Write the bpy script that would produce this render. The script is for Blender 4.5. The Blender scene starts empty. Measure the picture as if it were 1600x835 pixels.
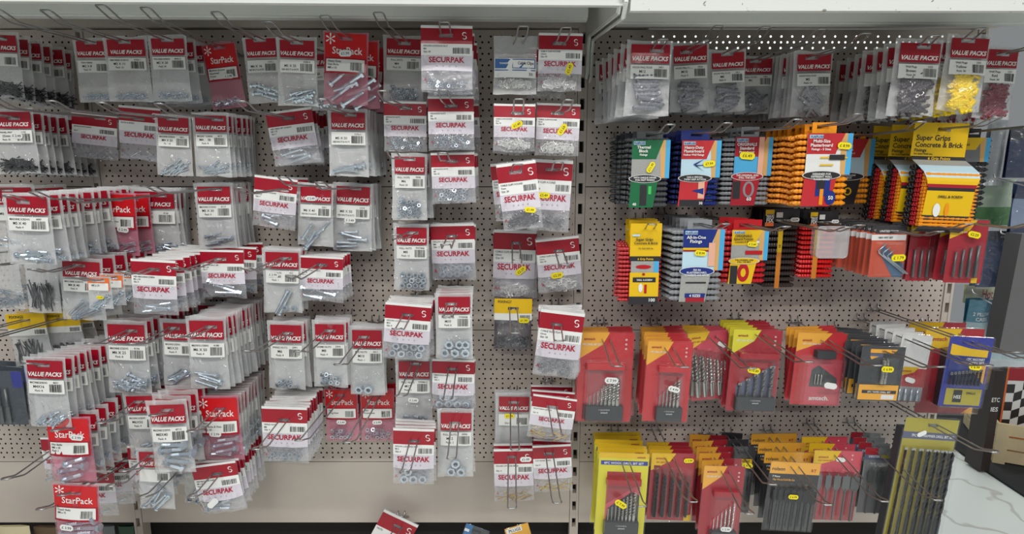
import bpy, math, random
from mathutils import Vector, Matrix, noise
C = bpy.context.scene.collection
SC = bpy.context.scene

# ---------------------------------------------------------------- camera
FPX, PW, PH = 850.0, 1600.0, 835.0
CAMD, CAMZ, PITCH = 1.428, 1.5, math.radians(9.4)
cam = bpy.data.objects.new('camera', bpy.data.cameras.new('camera'))
C.objects.link(cam)
cam.location = (0, -CAMD, CAMZ)
cam.rotation_euler = (math.pi / 2 - PITCH, 0, 0)
cam.data.sensor_width = 36.0
cam.data.lens = FPX / PW * 36.0
cam.data.clip_start = 0.02
SC.camera = cam
# ---------------------------------------------------------------- world and light
SC.view_settings.view_transform = 'Standard'
SC.view_settings.look = 'None'
SC.view_settings.gamma = 1.0
SC.view_settings.exposure = -0.12
SC.view_settings.use_curve_mapping = False
SC.cycles.transparent_max_bounces = 48
SC.cycles.max_bounces = 6
SC.cycles.caustics_reflective = False
SC.cycles.caustics_refractive = False
world = bpy.data.worlds.new('shop_air')
SC.world = world
world.use_nodes = True
world.node_tree.nodes['Background'].inputs[0].default_value = (0.93, 0.97, 1.0, 1)
world.node_tree.nodes['Background'].inputs[1].default_value = 0.26


def rect_light(name, x, y, z, lx, ly, power, rot=(0, 0, 0)):
    l = bpy.data.lights.new(name, 'AREA')
    l.shape = 'RECTANGLE'
    l.size = lx
    l.size_y = ly
    l.energy = power
    l.color = (1.0, 0.985, 0.95)
    o = bpy.data.objects.new(name, l)
    C.objects.link(o)
    o.location = (x, y, z)
    o.rotation_euler = rot
    return o


rect_light('ceiling_tube_and_fill', -0.9, -1.75, 2.85, 1.5, 0.14, 36)
rect_light('ceiling_tube_and_fill', 0.95, -1.75, 2.85, 1.5, 0.14, 36)
rect_light('ceiling_tube_and_fill', 0.0, -3.6, 2.85, 2.6, 0.16, 50)
rect_light('ceiling_tube_and_fill', 2.6, 2.4, 2.85, 1.5, 0.3, 75, (0.85, 0, 0))  # added fill, tilted to brighten the back wall; not a known fitting
rect_light('ceiling_tube_and_fill', 2.7, -0.7, 2.85, 1.2, 0.14, 26)  # added fill for the wrapped packs past the right end, no known lamp

# ---------------------------------------------------------------- pixel -> place
FWD = Vector((0, math.cos(PITCH), -math.sin(PITCH)))
UPV = Vector((0, math.sin(PITCH), math.cos(PITCH)))
CAM = Vector((0, -CAMD, CAMZ))


def P(px, py, t=0.0):
    """the point at distance t in front of the pegboard seen at photo pixel px, py"""
    d = Vector(((px - PW / 2) / FPX, 0, 0)) + UPV * ((PH / 2 - py) / FPX) + FWD
    return CAM + d * ((CAMD - t) / d.y)


def proj(p):
    v = p - CAM
    zc = v.dot(FWD)
    return (PW / 2 + FPX * v.x / zc, PH / 2 - FPX * v.dot(UPV) / zc)


# ---------------------------------------------------------------- materials
def lin(c):
    out = []
    for v in c:
        v = v / 255.0
        out.append(v / 12.92 if v <= 0.04045 else ((v + 0.055) / 1.055) ** 2.4)
    return (out[0], out[1], out[2], 1.0)


MATS = {}


def mat(name, rgb=(200, 200, 200), rough=0.5, metal=0.0, spec=0.5, var=0.0, bump=0.0, bscale=60.0, coat=0.0):
    if name in MATS:
        return MATS[name]
    m = bpy.data.materials.new(name)
    m.use_nodes = True
    nt = m.node_tree
    b = nt.nodes['Principled BSDF']
    b.inputs['Base Color'].default_value = lin(rgb)
    b.inputs['Roughness'].default_value = rough
    b.inputs['Metallic'].default_value = metal
    b.inputs['Specular IOR Level'].default_value = spec
    b.inputs['Coat Weight'].default_value = coat
    b.inputs['Coat Roughness'].default_value = 0.12
    if var or bump:
        tc = nt.nodes.new('ShaderNodeTexCoord')
        nz = nt.nodes.new('ShaderNodeTexNoise')
        nz.inputs['Scale'].default_value = bscale
        nz.inputs['Detail'].default_value = 4
        nt.links.new(tc.outputs['Object'], nz.inputs['Vector'])
        if var:
            mx = nt.nodes.new('ShaderNodeMix')
            mx.data_type = 'RGBA'
            mx.inputs[6].default_value = lin([max(0, v * (1 - var)) for v in rgb])
            mx.inputs[7].default_value = lin([min(255, v * (1 + var)) for v in rgb])
            nt.links.new(nz.outputs['Fac'], mx.inputs[0])
            nt.links.new(mx.outputs[2], b.inputs['Base Color'])
        if bump:
            bp = nt.nodes.new('ShaderNodeBump')
            bp.inputs['Strength'].default_value = bump
            bp.inputs['Distance'].default_value = 0.002
            nt.links.new(nz.outputs['Fac'], bp.inputs['Height'])
            nt.links.new(bp.outputs['Normal'], b.inputs['Normal'])
    MATS[name] = m
    return m


def film(name, rgb=(240, 240, 245), haze=0.1, rough=0.16, bump=0.5, bscale=55.0, gloss=1.45):
    """thin plastic: see-through, a little milky, glossy and crinkled"""
    if name in MATS:
        return MATS[name]
    m = bpy.data.materials.new(name)
    m.use_nodes = True
    nt = m.node_tree
    nt.nodes.clear()
    out = nt.nodes.new('ShaderNodeOutputMaterial')
    tr = nt.nodes.new('ShaderNodeBsdfTransparent')
    df = nt.nodes.new('ShaderNodeBsdfDiffuse')
    df.inputs[0].default_value = lin(rgb)
    gl = nt.nodes.new('ShaderNodeBsdfGlossy')
    gl.inputs['Roughness'].default_value = rough
    gl.inputs[0].default_value = (1, 1, 1, 1)
    m1 = nt.nodes.new('ShaderNodeMixShader')
    m1.inputs[0].default_value = haze
    m2 = nt.nodes.new('ShaderNodeMixShader')
    lw = nt.nodes.new('ShaderNodeLayerWeight')
    lw.inputs[0].default_value = 0.5
    pw = nt.nodes.new('ShaderNodeMath')
    pw.operation = 'POWER'
    pw.inputs[1].default_value = 3.0
    fr = nt.nodes.new('ShaderNodeMath')
    fr.operation = 'MULTIPLY_ADD'
    fr.inputs[1].default_value = 0.7
    fr.inputs[2].default_value = (gloss - 1) * 0.12
    tc = nt.nodes.new('ShaderNodeTexCoord')
    nz = nt.nodes.new('ShaderNodeTexNoise')
    nz.inputs['Scale'].default_value = bscale
    nz.inputs['Detail'].default_value = 3
    nz.inputs['Distortion'].default_value = 0.8
    bp = nt.nodes.new('ShaderNodeBump')
    bp.inputs['Strength'].default_value = bump
    bp.inputs['Distance'].default_value = 0.010
    L = nt.links.new
    L(tc.outputs['Object'], nz.inputs['Vector'])
    L(nz.outputs['Fac'], bp.inputs['Height'])
    L(bp.outputs['Normal'], gl.inputs['Normal'])
    L(bp.outputs['Normal'], lw.inputs['Normal'])
    L(lw.outputs['Facing'], pw.inputs[0])
    L(pw.outputs[0], fr.inputs[0])
    L(tr.outputs[0], m1.inputs[1])
    L(df.outputs[0], m1.inputs[2])
    L(fr.outputs[0], m2.inputs[0])
    L(m1.outputs[0], m2.inputs[1])
    L(gl.outputs[0], m2.inputs[2])
    L(m2.outputs[0], out.inputs[0])
    MATS[name] = m
    return m


def peg_material():
    m = bpy.data.materials.new('perforated_steel')
    m.use_nodes = True
    nt = m.node_tree
    b = nt.nodes['Principled BSDF']
    out = nt.nodes['Material Output']
    b.inputs['Roughness'].default_value = 0.45
    L = nt.links.new
    tc = nt.nodes.new('ShaderNodeTexCoord')
    sp = nt.nodes.new('ShaderNodeSeparateXYZ')
    L(tc.outputs['Object'], sp.inputs[0])

    def math_n(op, a, bb=None, c=None):
        n = nt.nodes.new('ShaderNodeMath')
        n.operation = op
        for i, v in enumerate((a, bb, c)):
            if v is None:
                continue
            if isinstance(v, (int, float)):
                n.inputs[i].default_value = v
            else:
                L(v, n.inputs[i])
        return n.outputs[0]

    def dist(px, pz, ox, oz):
        x = math_n('WRAP', math_n('ADD', sp.outputs[0], ox), px / 2, -px / 2)
        z = math_n('WRAP', math_n('ADD', sp.outputs[2], oz), pz / 2, -pz / 2)
        return math_n('SQRT', math_n('ADD', math_n('MULTIPLY', x, x), math_n('MULTIPLY', z, z)))
    d = math_n('MINIMUM', dist(0.016, 0.0274, 0, 0), dist(0.02667, 0.0274, 0, 0.0137))
    hole = math_n('LESS_THAN', d, 0.0026)
    nz = nt.nodes.new('ShaderNodeTexNoise')
    nz.inputs['Scale'].default_value = 6
    nz.inputs['Detail'].default_value = 5
    L(tc.outputs['Object'], nz.inputs['Vector'])
    mx = nt.nodes.new('ShaderNodeMix')
    mx.data_type = 'RGBA'
    mx.inputs[6].default_value = lin((196, 184, 174))
    mx.inputs[7].default_value = lin((212, 200, 190))
    L(nz.outputs['Fac'], mx.inputs[0])
    L(mx.outputs[2], b.inputs['Base Color'])
    tr = nt.nodes.new('ShaderNodeBsdfTransparent')
    ms = nt.nodes.new('ShaderNodeMixShader')
    L(hole, ms.inputs[0])
    L(b.outputs[0], ms.inputs[1])
    L(tr.outputs[0], ms.inputs[2])
    L(ms.outputs[0], out.inputs[0])
    return m


M_PEG = peg_material()
M_STEEL = mat('painted_steel', (204, 194, 184), 0.42, var=0.04, bscale=8)
M_WHITE = mat('white_painted_steel', (226, 228, 224), 0.35, var=0.03, bscale=14)
M_DARK = mat('void_shade_dark', (26, 25, 26), 0.8)  # near-black colour stands in for the shade in holes and slots
M_WIRE = mat('chromed_wire', (168, 168, 168), 0.28, metal=0.85)
M_ZINC = mat('zinc_plated_steel', (196, 208, 220), 0.22, metal=0.7)
M_BRASS = mat('brass', (214, 184, 96), 0.28, metal=0.9)
M_BLACKMETAL = mat('black_steel', (48, 48, 52), 0.4, metal=0.5)
M_BIT = mat('ground_bit_steel', (190, 188, 184), 0.3, metal=0.9)
M_GREYBIT = mat('grey_bit_steel', (112, 114, 116), 0.4, metal=0.6)
M_NYLON = mat('white_nylon', (228, 228, 226), 0.4)
M_CLIPDARK = mat('dark_clip_plastic', (58, 62, 70), 0.45)
M_CLIPGREY = mat('grey_clip_plastic', (128, 130, 134), 0.45)
M_PLUGGREY = mat('grey_plug_plastic', (122, 124, 134), 0.45)
M_PLUGPALE = mat('pale_grey_plug_plastic', (160, 162, 168), 0.45)
M_PLUGBROWN = mat('dark_brown_plug_plastic', (64, 58, 66), 0.45)
M_PLUGYEL = mat('yellow_plug_plastic', (246, 214, 20), 0.45)
M_PLUGBURG = mat('burgundy_plug_plastic', (134, 38, 62), 0.45)
M_CRIM = mat('crimson_print', (162, 4, 34), 0.4, coat=0.3)
M_SCAR = mat('scarlet_print', (206, 16, 26), 0.4, coat=0.3)
M_WPR = mat('white_print', (238, 238, 236), 0.45)
M_LABEL = mat('white_paper_label', (232, 232, 228), 0.6)
M_BLK = mat('black_print', (34, 32, 34), 0.5)
M_GREYPR = mat('grey_print', (120, 118, 122), 0.5)
M_REDPR = mat('red_print', (176, 20, 52), 0.45)
M_YST = mat('yellow_sticker_paper', (248, 228, 20), 0.5)
M_WST = mat('white_sticker_paper', (236, 236, 234), 0.5)
F_CLEAR = film('clear_film', (244, 244, 248), 0.035, 0.10, 0.9, 48, 1.45)
F_MILK = film('milky_film', (232, 233, 234), 0.56, 0.2, 0.5, 48, 1.2)
F_PRINTW = film('white_printed_film', (232, 226, 236), 0.80, 0.2, 0.35, 48, 1.2)
F_WINDOW = film('window_film', (236, 232, 242), 0.09, 0.12, 0.8, 48, 1.2)
F_SEC = film('hazy_film', (214, 214, 220), 0.30, 0.2, 0.5, 48, 1.2)
F_PINK = film('pink_film', (226, 146, 166), 0.62, 0.2, 0.4, 48, 1.2)
F_PINKC = film('pink_clear_film', (226, 130, 154), 0.14, 0.12, 0.8, 48, 1.25)
F_SHELL = film('clear_blister_plastic', (236, 236, 240), 0.015, 0.07, 0.25, 20, 1.2)
F_PURPLE = film('dark_purple_film', (58, 36, 50), 0.92, 0.2, 0.4)


# ---------------------------------------------------------------- mesh builder
class MB:
    def __init__(s):
        s.v = []
        s.f = []
        s.mi = []
        s.mats = []
        s.smooth = []

    def slot(s, m):
        if m not in s.mats:
            s.mats.append(m)
        return s.mats.index(m)

    def add(s, geo, M=None, m=None, smooth=False):
        V, F = geo
        o = len(s.v)
        if M is None:
            s.v.extend([tuple(p) for p in V])
        else:
            s.v.extend([tuple(M @ Vector(p)) for p in V])
        k = s.slot(m)
        for f in F:
            s.f.append([i + o for i in f])
            s.mi.append(k)
            s.smooth.append(smooth)
        return s

    def box(s, x0, x1, y0, y1, z0, z1, m):
        return s.add(box_geo(x0, x1, y0, y1, z0, z1), None, m)

    def mesh(s, name):
        me = bpy.data.meshes.new(name)
        me.from_pydata(s.v, [], s.f)
        for m in s.mats:
            me.materials.append(m)
        me.polygons.foreach_set('material_index', s.mi)
        me.polygons.foreach_set('use_smooth', s.smooth)
        me.update()
        return me

    def build(s, name, parent=None):
        return obj(name, s.mesh(name), parent)


def obj(name, me, parent=None):
    o = bpy.data.objects.new(name, me)
    C.objects.link(o)
    if parent is not None:
        o.parent = parent
    return o


def tag(o, label=None, cat=None, group=None, kind=None):
    if label:
        o['label'] = label
    if cat:
        o['category'] = cat
    if group:
        o['group'] = group
    if kind:
        o['kind'] = kind
    return o


def empty(name, loc, rot=(0, 0, 0)):
    o = bpy.data.objects.new(name, None)
    o.empty_display_size = 0.02
    C.objects.link(o)
    o.location = loc
    o.rotation_euler = rot
    return o


KIDS = {}


def kid(name, me, parent):
    o = obj(name, me, parent)
    KIDS.setdefault(parent.name, []).append(o)
    return o


def dup(root, loc, rot):
    r = root.copy()
    C.objects.link(r)
    r.location = loc
    r.rotation_euler = rot
    for ch in KIDS.get(root.name, []):
        if ch.get('front_only'):
            continue
        c = ch.copy()
        C.objects.link(c)
        c.parent = r
        KIDS.setdefault(r.name, []).append(c)
        for g in KIDS.get(ch.name, []):
            d = g.copy()
            C.objects.link(d)
            d.parent = c
    return r


def box_geo(x0, x1, y0, y1, z0, z1):
    V = [(x0, y0, z0), (x1, y0, z0), (x1, y1, z0), (x0, y1, z0), (x0, y0, z1), (x1, y0, z1), (x1, y1, z1), (x0, y1, z1)]
    F = [(0, 3, 2, 1), (4, 5, 6, 7), (0, 1, 5, 4), (1, 2, 6, 5), (2, 3, 7, 6), (3, 0, 4, 7)]
    return V, F


def lathe_x(prof, n=8):
    """profile of (x, r) turned about the x axis"""
    V, F = [], []
    for (x, r) in prof:
        for k in range(n):
            a = 2 * math.pi * k / n
            V.append((x, r * math.cos(a), r * math.sin(a)))
    for i in range(len(prof) - 1):
        for k in range(n):
            a, b = i * n + k, i * n + (k + 1) % n
            F.append((a, b, b + n, a + n))
    F.append(tuple(range(n - 1, -1, -1)))
    F.append(tuple(range((len(prof) - 1) * n, len(prof) * n)))
    return V, F


def tube_geo(path, r, n=6, closed=False):
    V, F = [], []
    pts = [Vector(p) for p in path]
    N = len(pts)
    up = None
    for i, p in enumerate(pts):
        if closed:
            d = (pts[(i + 1) % N] - pts[i - 1]).normalized()
        else:
            d = (pts[min(i + 1, N - 1)] - pts[max(i - 1, 0)]).normalized()
        if up is None:
            up = d.orthogonal().normalized()
        up = (up - d * up.dot(d))
        up = up.normalized() if up.length > 1e-6 else d.orthogonal().normalized()
        sd = d.cross(up)
        for k in range(n):
            a = 2 * math.pi * k / n
            V.append(tuple(p + up * (r * math.cos(a)) + sd * (r * math.sin(a))))
    for i in range(N if closed else N - 1):
        j = (i + 1) % N
        for k in range(n):
            F.append((i * n + k, i * n + (k + 1) % n, j * n + (k + 1) % n, j * n + k))
    if not closed:
        F.append(tuple(range(n - 1, -1, -1)))
        F.append(tuple(range((N - 1) * n, N * n)))
    return V, F


def prism(pts, y0, y1):
    """outline of (x, z) points given thickness from y0 to y1"""
    n = len(pts)
    V = [(x, y0, z) for x, z in pts] + [(x, y1, z) for x, z in pts]
    F = [tuple(range(n)), tuple(range(2 * n - 1, n - 1, -1))]
    for i in range(n):
        j = (i + 1) % n
        F.append((i, i + n, j + n, j))
    return V, F


# ---------------------------------------------------------------- lettering
TCACHE = {}


def text_geo(s, bold=0.0, shear=0.0):
    """flat letters: verts (x, z) with cap height about 1, x centred"""
    key = (s, bold, shear)
    if key in TCACHE:
        return TCACHE[key]
    cu = bpy.data.curves.new('lettering', 'FONT')
    cu.body = s
    cu.resolution_u = 2
    cu.offset = bold
    cu.shear = shear
    cu.fill_mode = 'FRONT'
    o = bpy.data.objects.new('lettering', cu)
    C.objects.link(o)
    dg = bpy.context.evaluated_depsgraph_get()
    me = bpy.data.meshes.new_from_object(o.evaluated_get(dg))
    V = [(v.co.x, v.co.y) for v in me.vertices]
    F = [tuple(p.vertices) for p in me.polygons]
    bpy.data.objects.remove(o)
    bpy.data.curves.remove(cu)
    bpy.data.meshes.remove(me)
    if V:
        xs = [v[0] for v in V]
        x0, x1 = min(xs), max(xs)
        V = [((x - (x0 + x1) / 2) / 0.7, z / 0.7) for x, z in V]
        wid = (x1 - x0) / 0.7
    else:
        wid = 0
    TCACHE[key] = (V, F, wid)
    return TCACHE[key]


def put_text(mb, s, cx, cz, h, yf, m, maxw=None, bold=0.0, shear=0.0, rot=0.0, align='c'):
    V, F, wid = text_geo(s, bold, shear)
    if not V:
        return
    sx = h
    if maxw and wid * h > maxw:
        sx = maxw / wid
    if align == 'l':
        cx = cx + wid * sx / 2
    c, sn = math.cos(rot), math.sin(rot)
    W = []
    for x, z in V:
        x, z = x * sx, (z - 0.5) * h
        X, Z = cx + x * c - z * sn, cz + x * sn + z * c
        W.append((X, yf(X, Z), Z))
    # letters must face the front (-y)
    mb.add((W, F), None, m)


def barcode(mb, x0, x1, z0, z1, yf, m, seed=1):
    r = random.Random(seed)
    x = x0
    while x < x1:
        w = (x1 - x0) * r.choice((0.02, 0.035, 0.05))
        xe = min(x + w, x1)
        mb.add(([(x, yf(x, z0), z0), (xe, yf(xe, z0), z0), (xe, yf(xe, z1), z1), (x, yf(x, z1), z1)], [(0, 1, 2, 3)]), None, m)
        x = xe + (x1 - x0) * r.choice((0.02, 0.03, 0.045))


def patch(mb, x0, x1, z0, z1, yf, m, nx=4, nz=4, hole=None, round_=0.0):
    """a flat print that follows the surface yf; hole = (hx0, hx1, hz0, hz1)"""
    xs = [x0 + (x1 - x0) * i / nx for i in range(nx + 1)]
    zs = [z0 + (z1 - z0) * i / nz for i in range(nz + 1)]
    if hole:
        xs = sorted([x for x in xs if not (hole[0] - .001 < x < hole[1] + .001)] + [hole[0], hole[1]])
        zs = sorted([z for z in zs if not (hole[2] - .001 < z < hole[3] + .001)] + [hole[2], hole[3]])
    n = len(zs)
    V = [(x, yf(x, z), z) for x in xs for z in zs]
    F = []
    for i in range(len(xs) - 1):
        for j in range(n - 1):
            cx, cz = (xs[i] + xs[i + 1]) / 2, (zs[j] + zs[j + 1]) / 2
            if hole and hole[0] < cx < hole[1] and hole[2] < cz < hole[3]:
                continue
            F.append((i * n + j, (i + 1) * n + j, (i + 1) * n + j + 1, i * n + j + 1))
    mb.add((V, F), None, m, True)


def sticker_geo(w, h, rot=0.0):
    c = h * 0.3
    pts = [(-w / 2 + c, -h / 2), (w / 2 - c, -h / 2), (w / 2, -h / 2 + c), (w / 2, h / 2 - c), (w / 2 - c, h / 2), (-w / 2 + c, h / 2), (-w / 2, h / 2 - c), (-w / 2, -h / 2 + c)]
    return [(x * math.cos(rot) - z * math.sin(rot), x * math.sin(rot) + z * math.cos(rot)) for x, z in pts]


def add_sticker(parent, cx, cz, w, rot, yellow, price, y):
    mb = MB()
    h = w * 0.48
    pts = [(cx + x, cz + z) for x, z in sticker_geo(w, h, rot)]
    mb.add(prism(pts, y - 0.0003, y), None, M_YST if yellow else M_WST)
    put_text(mb, price, cx, cz, h * 0.42, lambda a, b: y - 0.0005, M_BLK, w * 0.75, 0.01, rot=rot)
    o = kid('price_sticker', mb.mesh('price_sticker'), parent)
    o['label'] = ('yellow' if yellow else 'white') + ' price sticker'
    o['front_only'] = True
    return o


# ---------------------------------------------------------------- hardware shapes
def nut_geo(r, th):
    V, F = [], []
    for y in (-th / 2, th / 2):
        for k in range(6):
            a = math.pi / 3 * k
            V.append((r * math.cos(a), y, r * math.sin(a)))
        for k in range(6):
            a = math.pi / 3 * k
            V.append((r * .52 * math.cos(a), y, r * .52 * math.sin(a)))
    for k in range(6):
        j = (k + 1) % 6
        F.append((k, j, j + 6, k + 6))
        F.append((k + 12, k + 18, j + 18, j + 12))
        F.append((k, k + 12, j + 12, j))
        F.append((k + 6, j + 6, j + 18, k + 18))
    return V, F


def bolt_geo(l, r, hexhead=True):
    prof = [(-l / 2 - r * 1.3, r * 1.95), (-l / 2, r * 1.95), (-l / 2 + .0001, r)]
    V, F = lathe_x(prof[:2], 6 if hexhead else 8)
    n0 = len(V)
    nseg = 7
    p2 = [(-l / 2, r)]
    for i in range(nseg):
        x = l * (0.05 + 0.44 * i / nseg)
        p2 += [(x, r * 1.0), (x + l * .03, r * .82)]
    p2.append((l / 2, r * .9))
    V2, F2 = lathe_x(p2, 6)
    return V + V2, F + [tuple(i + n0 for i in f) for f in F2]


def screw_geo(l, r):
    p = [(-l / 2, r * 1.9), (-l / 2 + r, r * .9), (0, r), (l * .3, r * .85), (l / 2, r * .1)]
    return lathe_x(p, 5)


def plug_geo(l, r, n=6, seg=5):
    p = [(-l / 2, r * 1.15), (-l / 2 + l * .06, r * 1.15), (-l / 2 + l * .08, r * .85)]
    for i in range(seg):
        x = -l * .35 + l * .78 * i / seg
        p += [(x, r * .8), (x + l * .09, r * 1.08)]
    p += [(l * .46, r * .6), (l / 2, r * .4)]
    return lathe_x(p, n)


def clip_geo(r):
    path = [(r * math.cos(a), 0, r * math.sin(a)) for a in [math.radians(d) for d in range(-60, 241, 50)]]
    V, F = tube_geo(path, r * .33, 4)
    V2, F2 = lathe_x([(-r * 1.8, r * .3), (r * .6, r * .16)], 4)
    o = len(V)
    return V + [(x, y, z - r * .2) for x, y, z in V2], F + [tuple(i + o for i in f) for f in F2]


def bit_geo(l, r, twist=7.0, n=30):
    """twist drill standing along z, fluted upper 2/3, plain shank below"""
    V, F = [], []
    cs = [(1, 0), (.72, .60), (.10, .20), (-.5, .72), (-1, 0), (-.72, -.60), (-.10, -.20), (.5, -.72)]
    for i in range(n + 1):
        f = i / n
        z = -l / 2 + l * (0.34 + 0.66 * f)
        a = f * twist * math.pi
        s = r if f < .94 else r * max(.05, (1 - f) / .06)
        for (x, y) in cs:
            V.append((s * (x * math.cos(a) - y * math.sin(a)), s * (x * math.sin(a) + y * math.cos(a)), z))
    for i in range(n):
        for k in range(8):
            j = (k + 1) % 8
            F.append((i * 8 + k, i * 8 + j, (i + 1) * 8 + j, (i + 1) * 8 + k))
    o = len(V)
    for z in (-l / 2, -l / 2 + l * .345):
        for k in range(8):
            a = math.pi / 4 * k
            V.append((r * .95 * math.cos(a), r * .95 * math.sin(a), z))
    for k in range(8):
        j = (k + 1) % 8
        F.append((o + k, o + j, o + 8 + j, o + 8 + k))
    F.append(tuple(o + k for k in range(7, -1, -1)))
    return V, F


def spade_geo(l, w):
    r = w * .14
    V, F = tube_geo([(0, 0, l * .5 - l * .33), (0, 0, -l / 2)], r, 6)
    t = 0.0012
    z1 = l / 2
    pts = [(-r, z1 - l * .38), (r, z1 - l * .38), (w / 2, z1 - l * .30), (w / 2, z1 - l * .07), (w * .14, z1 - l * .06), (0, z1), (-w * .14, z1 - l * .06), (-w / 2, z1 - l * .07), (-w / 2, z1 - l * .30)]
    V2, F2 = prism(pts, -t, t)
    o = len(V)
    return V + V2, F + [tuple(i + o for i in f) for f in F2]


def items_for(content, w, rnd):
    """list of (geo, Matrix, material), the plastic thickness, the part name; x centred, z from 0 up"""
    L = []
    th = 0.010
    R = lambda a, b: rnd.uniform(a, b)

    def put(g, x, z, y, ang, m, tilt=0.0, spin=0.0):
        L.append((g, Matrix.Translation((x, y, z)) @ Matrix.Rotation(ang, 4, 'Y') @ Matrix.Rotation(tilt, 4, 'X') @ Matrix.Rotation(spin, 4, 'Z'), m))
    k = content.split(':')
    c = k[0]
    a = [float(v) for v in k[1:]]
    name = 'hardware'
    if c == 'nuts':      # radius(mm), count
        r, n = a[0] * 1.2 / 1000, int(a[1])
        th = max(.008, r * 2.0)
        name = 'hex_nut'
        per = max(1, int(w * .9 / (2.1 * r)))
        for i in range(n):
            row, col = divmod(i, per)
            x = -w * .45 + r + (col + (.5 if row % 2 else 0) + R(-.2, .2)) * 2.05 * r
            x = max(-w / 2 + r, min(w / 2 - r, x))
            put(nut_geo(r, r * .85), x, r * (1.1 + 1.65 * row) + R(0, .3 * r), R(-.25, .25) * r, R(0, 1), M_ZINC, R(-.6, .6), R(-.6, .6))
    elif c == 'ring':    # big nylon nuts seen flat
        r, n = a[0] * 1.22 / 1000, int(a[1])
        th = r * 1.3
        name = 'hex_nut'
        per = max(1, int(w / (2.1 * r)))
        for i in range(n):
            row, col = divmod(i, per)
            x = (col - (per - 1) / 2 + (.4 if row % 2 else 0)) * 2.15 * r
            x = max(-w / 2 + r, min(w / 2 - r, x))
            put(nut_geo(r, r * .9), x, r * (1.1 + 1.8 * row), 0, R(0, 1), M_ZINC, R(-.15, .15), R(-.15, .15))
    elif c == 'bolts':   # length, radius, count, angle
        l, r, n, an = a[0] * 1.15 / 1000, a[1] * 1.2 / 1000, int(a[2]), math.radians(a[3])
        n = int(n * 1.35) if n > 5 else n
        th = r * 5
        name = 'bolt'
        l = min(l, w * .86)
        for i in range(n):
            ang = an + R(-.28, .28)
            if n <= 5:
                z = r * 2.4 + i * r * 2.7
            else:
                z = r * 2 + abs(math.sin(ang)) * l * .25 + R(0, 1) ** 1.3 * min(.028, r * n * .6)
            x = R(-1, 1) * max(.001, (w - l * abs(math.cos(ang))) / 2)
            put(bolt_geo(l, r), x, z, R(-1, 1) * r, ang + (math.pi if rnd.random() < .5 else 0), M_ZINC)
    elif c == 'long':    # one long bolt and two nuts
        l, r = a[0] / 1000, a[1] / 1000
        th = .014
        name = 'bolt'
        put(bolt_geo(l, r), w * .05, l * .36, 0, math.radians(-62), M_ZINC)
        put(bolt_geo(l, r), -w * .08, l * .36, 0, math.radians(118), M_ZINC)
        for x in (.05, .33):
            put(nut_geo(.0075, .006), w * x, .008, -.002, 0, M_ZINC)
    elif c in ('screws', 'dscrews', 'brass', 'pins'):
        l, r, n = a[0] / 1000, a[1] / 1000, int(a[2])
        th = .009
        name = 'screws'
        m = {'screws': M_ZINC, 'dscrews': M_BLACKMETAL, 'brass': M_BRASS, 'pins': M_GREYBIT}[c]
        hh = a[3] / 1000 if len(a) > 3 else .02
        for i in range(n):
            x = R(-.42, .42) * w
            z = (l / 2 if c == 'pins' else .004) + R(0, 1) ** 1.2 * hh * (.3 if c == 'pins' else 1) * (1 - .4 * abs(x) / (w / 2))
            put(screw_geo(l, r), x, z, R(-.002, .002), (R(1.25, 1.85) if c == 'pins' else R(-.8, .8)) + (math.pi if rnd.random() < .5 else 0), m, 0, R(-.3, .3))
    elif c in ('clips', 'dclips', 'gclips', 'wrings'):
        r, n = a[0] * 1.25 / 1000, int(a[1])
        hh = a[2] / 1000
        th = .012
        name = 'cable_clips'
        m = {'clips': M_NYLON, 'wrings': M_NYLON, 'dclips': M_CLIPDARK, 'gclips': M_CLIPGREY}[c]
        for i in range(n):
            x = R(-.42, .42) * w
            put(clip_geo(r), x, r + R(0, 1) * hh * (1 - .5 * abs(x) / (w / 2)), R(-.003, .003), R(0, 6.28), m, R(-.5, .5), R(-.5, .5))
    elif c in ('gplugs', 'pplugs', 'bplugs', 'yplugs', 'rplugs'):
        l, r, n, hh = a[0] / 1000, a[1] / 1000, int(a[2]), a[3] / 1000
        an = a[4] if len(a) > 4 else .7
        th = .026
        name = 'wall_plugs'
        w = w * .92
        m = {'g': M_PLUGGREY, 'p': M_PLUGPALE, 'b': M_PLUGBROWN, 'y': M_PLUGYEL, 'r': M_PLUGBURG}[c[0]]
        for i in range(n):
            z = r + hh * (i + .5) / n
            x = R(-1, 1) * max(.001, (w - l) / 2)
            put(plug_geo(l, r), x, z, R(-.003, .003), R(-an, an), m)
    return L, th, name


def contents(parent, content, w, zb, rnd, yoff=0.0):
    L, th, name = items_for(content, w, rnd)
    if not L:
        return
    each = name in ('hex_nut', 'bolt') and len(L) <= 14
    T = Matrix.Translation((0, yoff, zb))
    mb = MB()
    for g, M, m in L:
        mb.add(g, T @ M, m)
    whole = {'hex_nut': 'hex_nuts', 'bolt': 'bolts'}.get(name, name)
    if each:
        one = {}
        for g, M, m in L:
            b = MB()
            b.add(g, None, m)
            key = len(g[0])
            if key not in one:
                one[key] = b.mesh(name)
            o = kid('hex_nut' if key == 24 else name, one[key], parent)
            o.matrix_local = T @ M
            o['front_only'] = True
        REAR[parent.name] = (whole, mb.mesh(whole))
    else:
        kid(whole, mb.mesh(whole), parent)


REAR = {}
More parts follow.
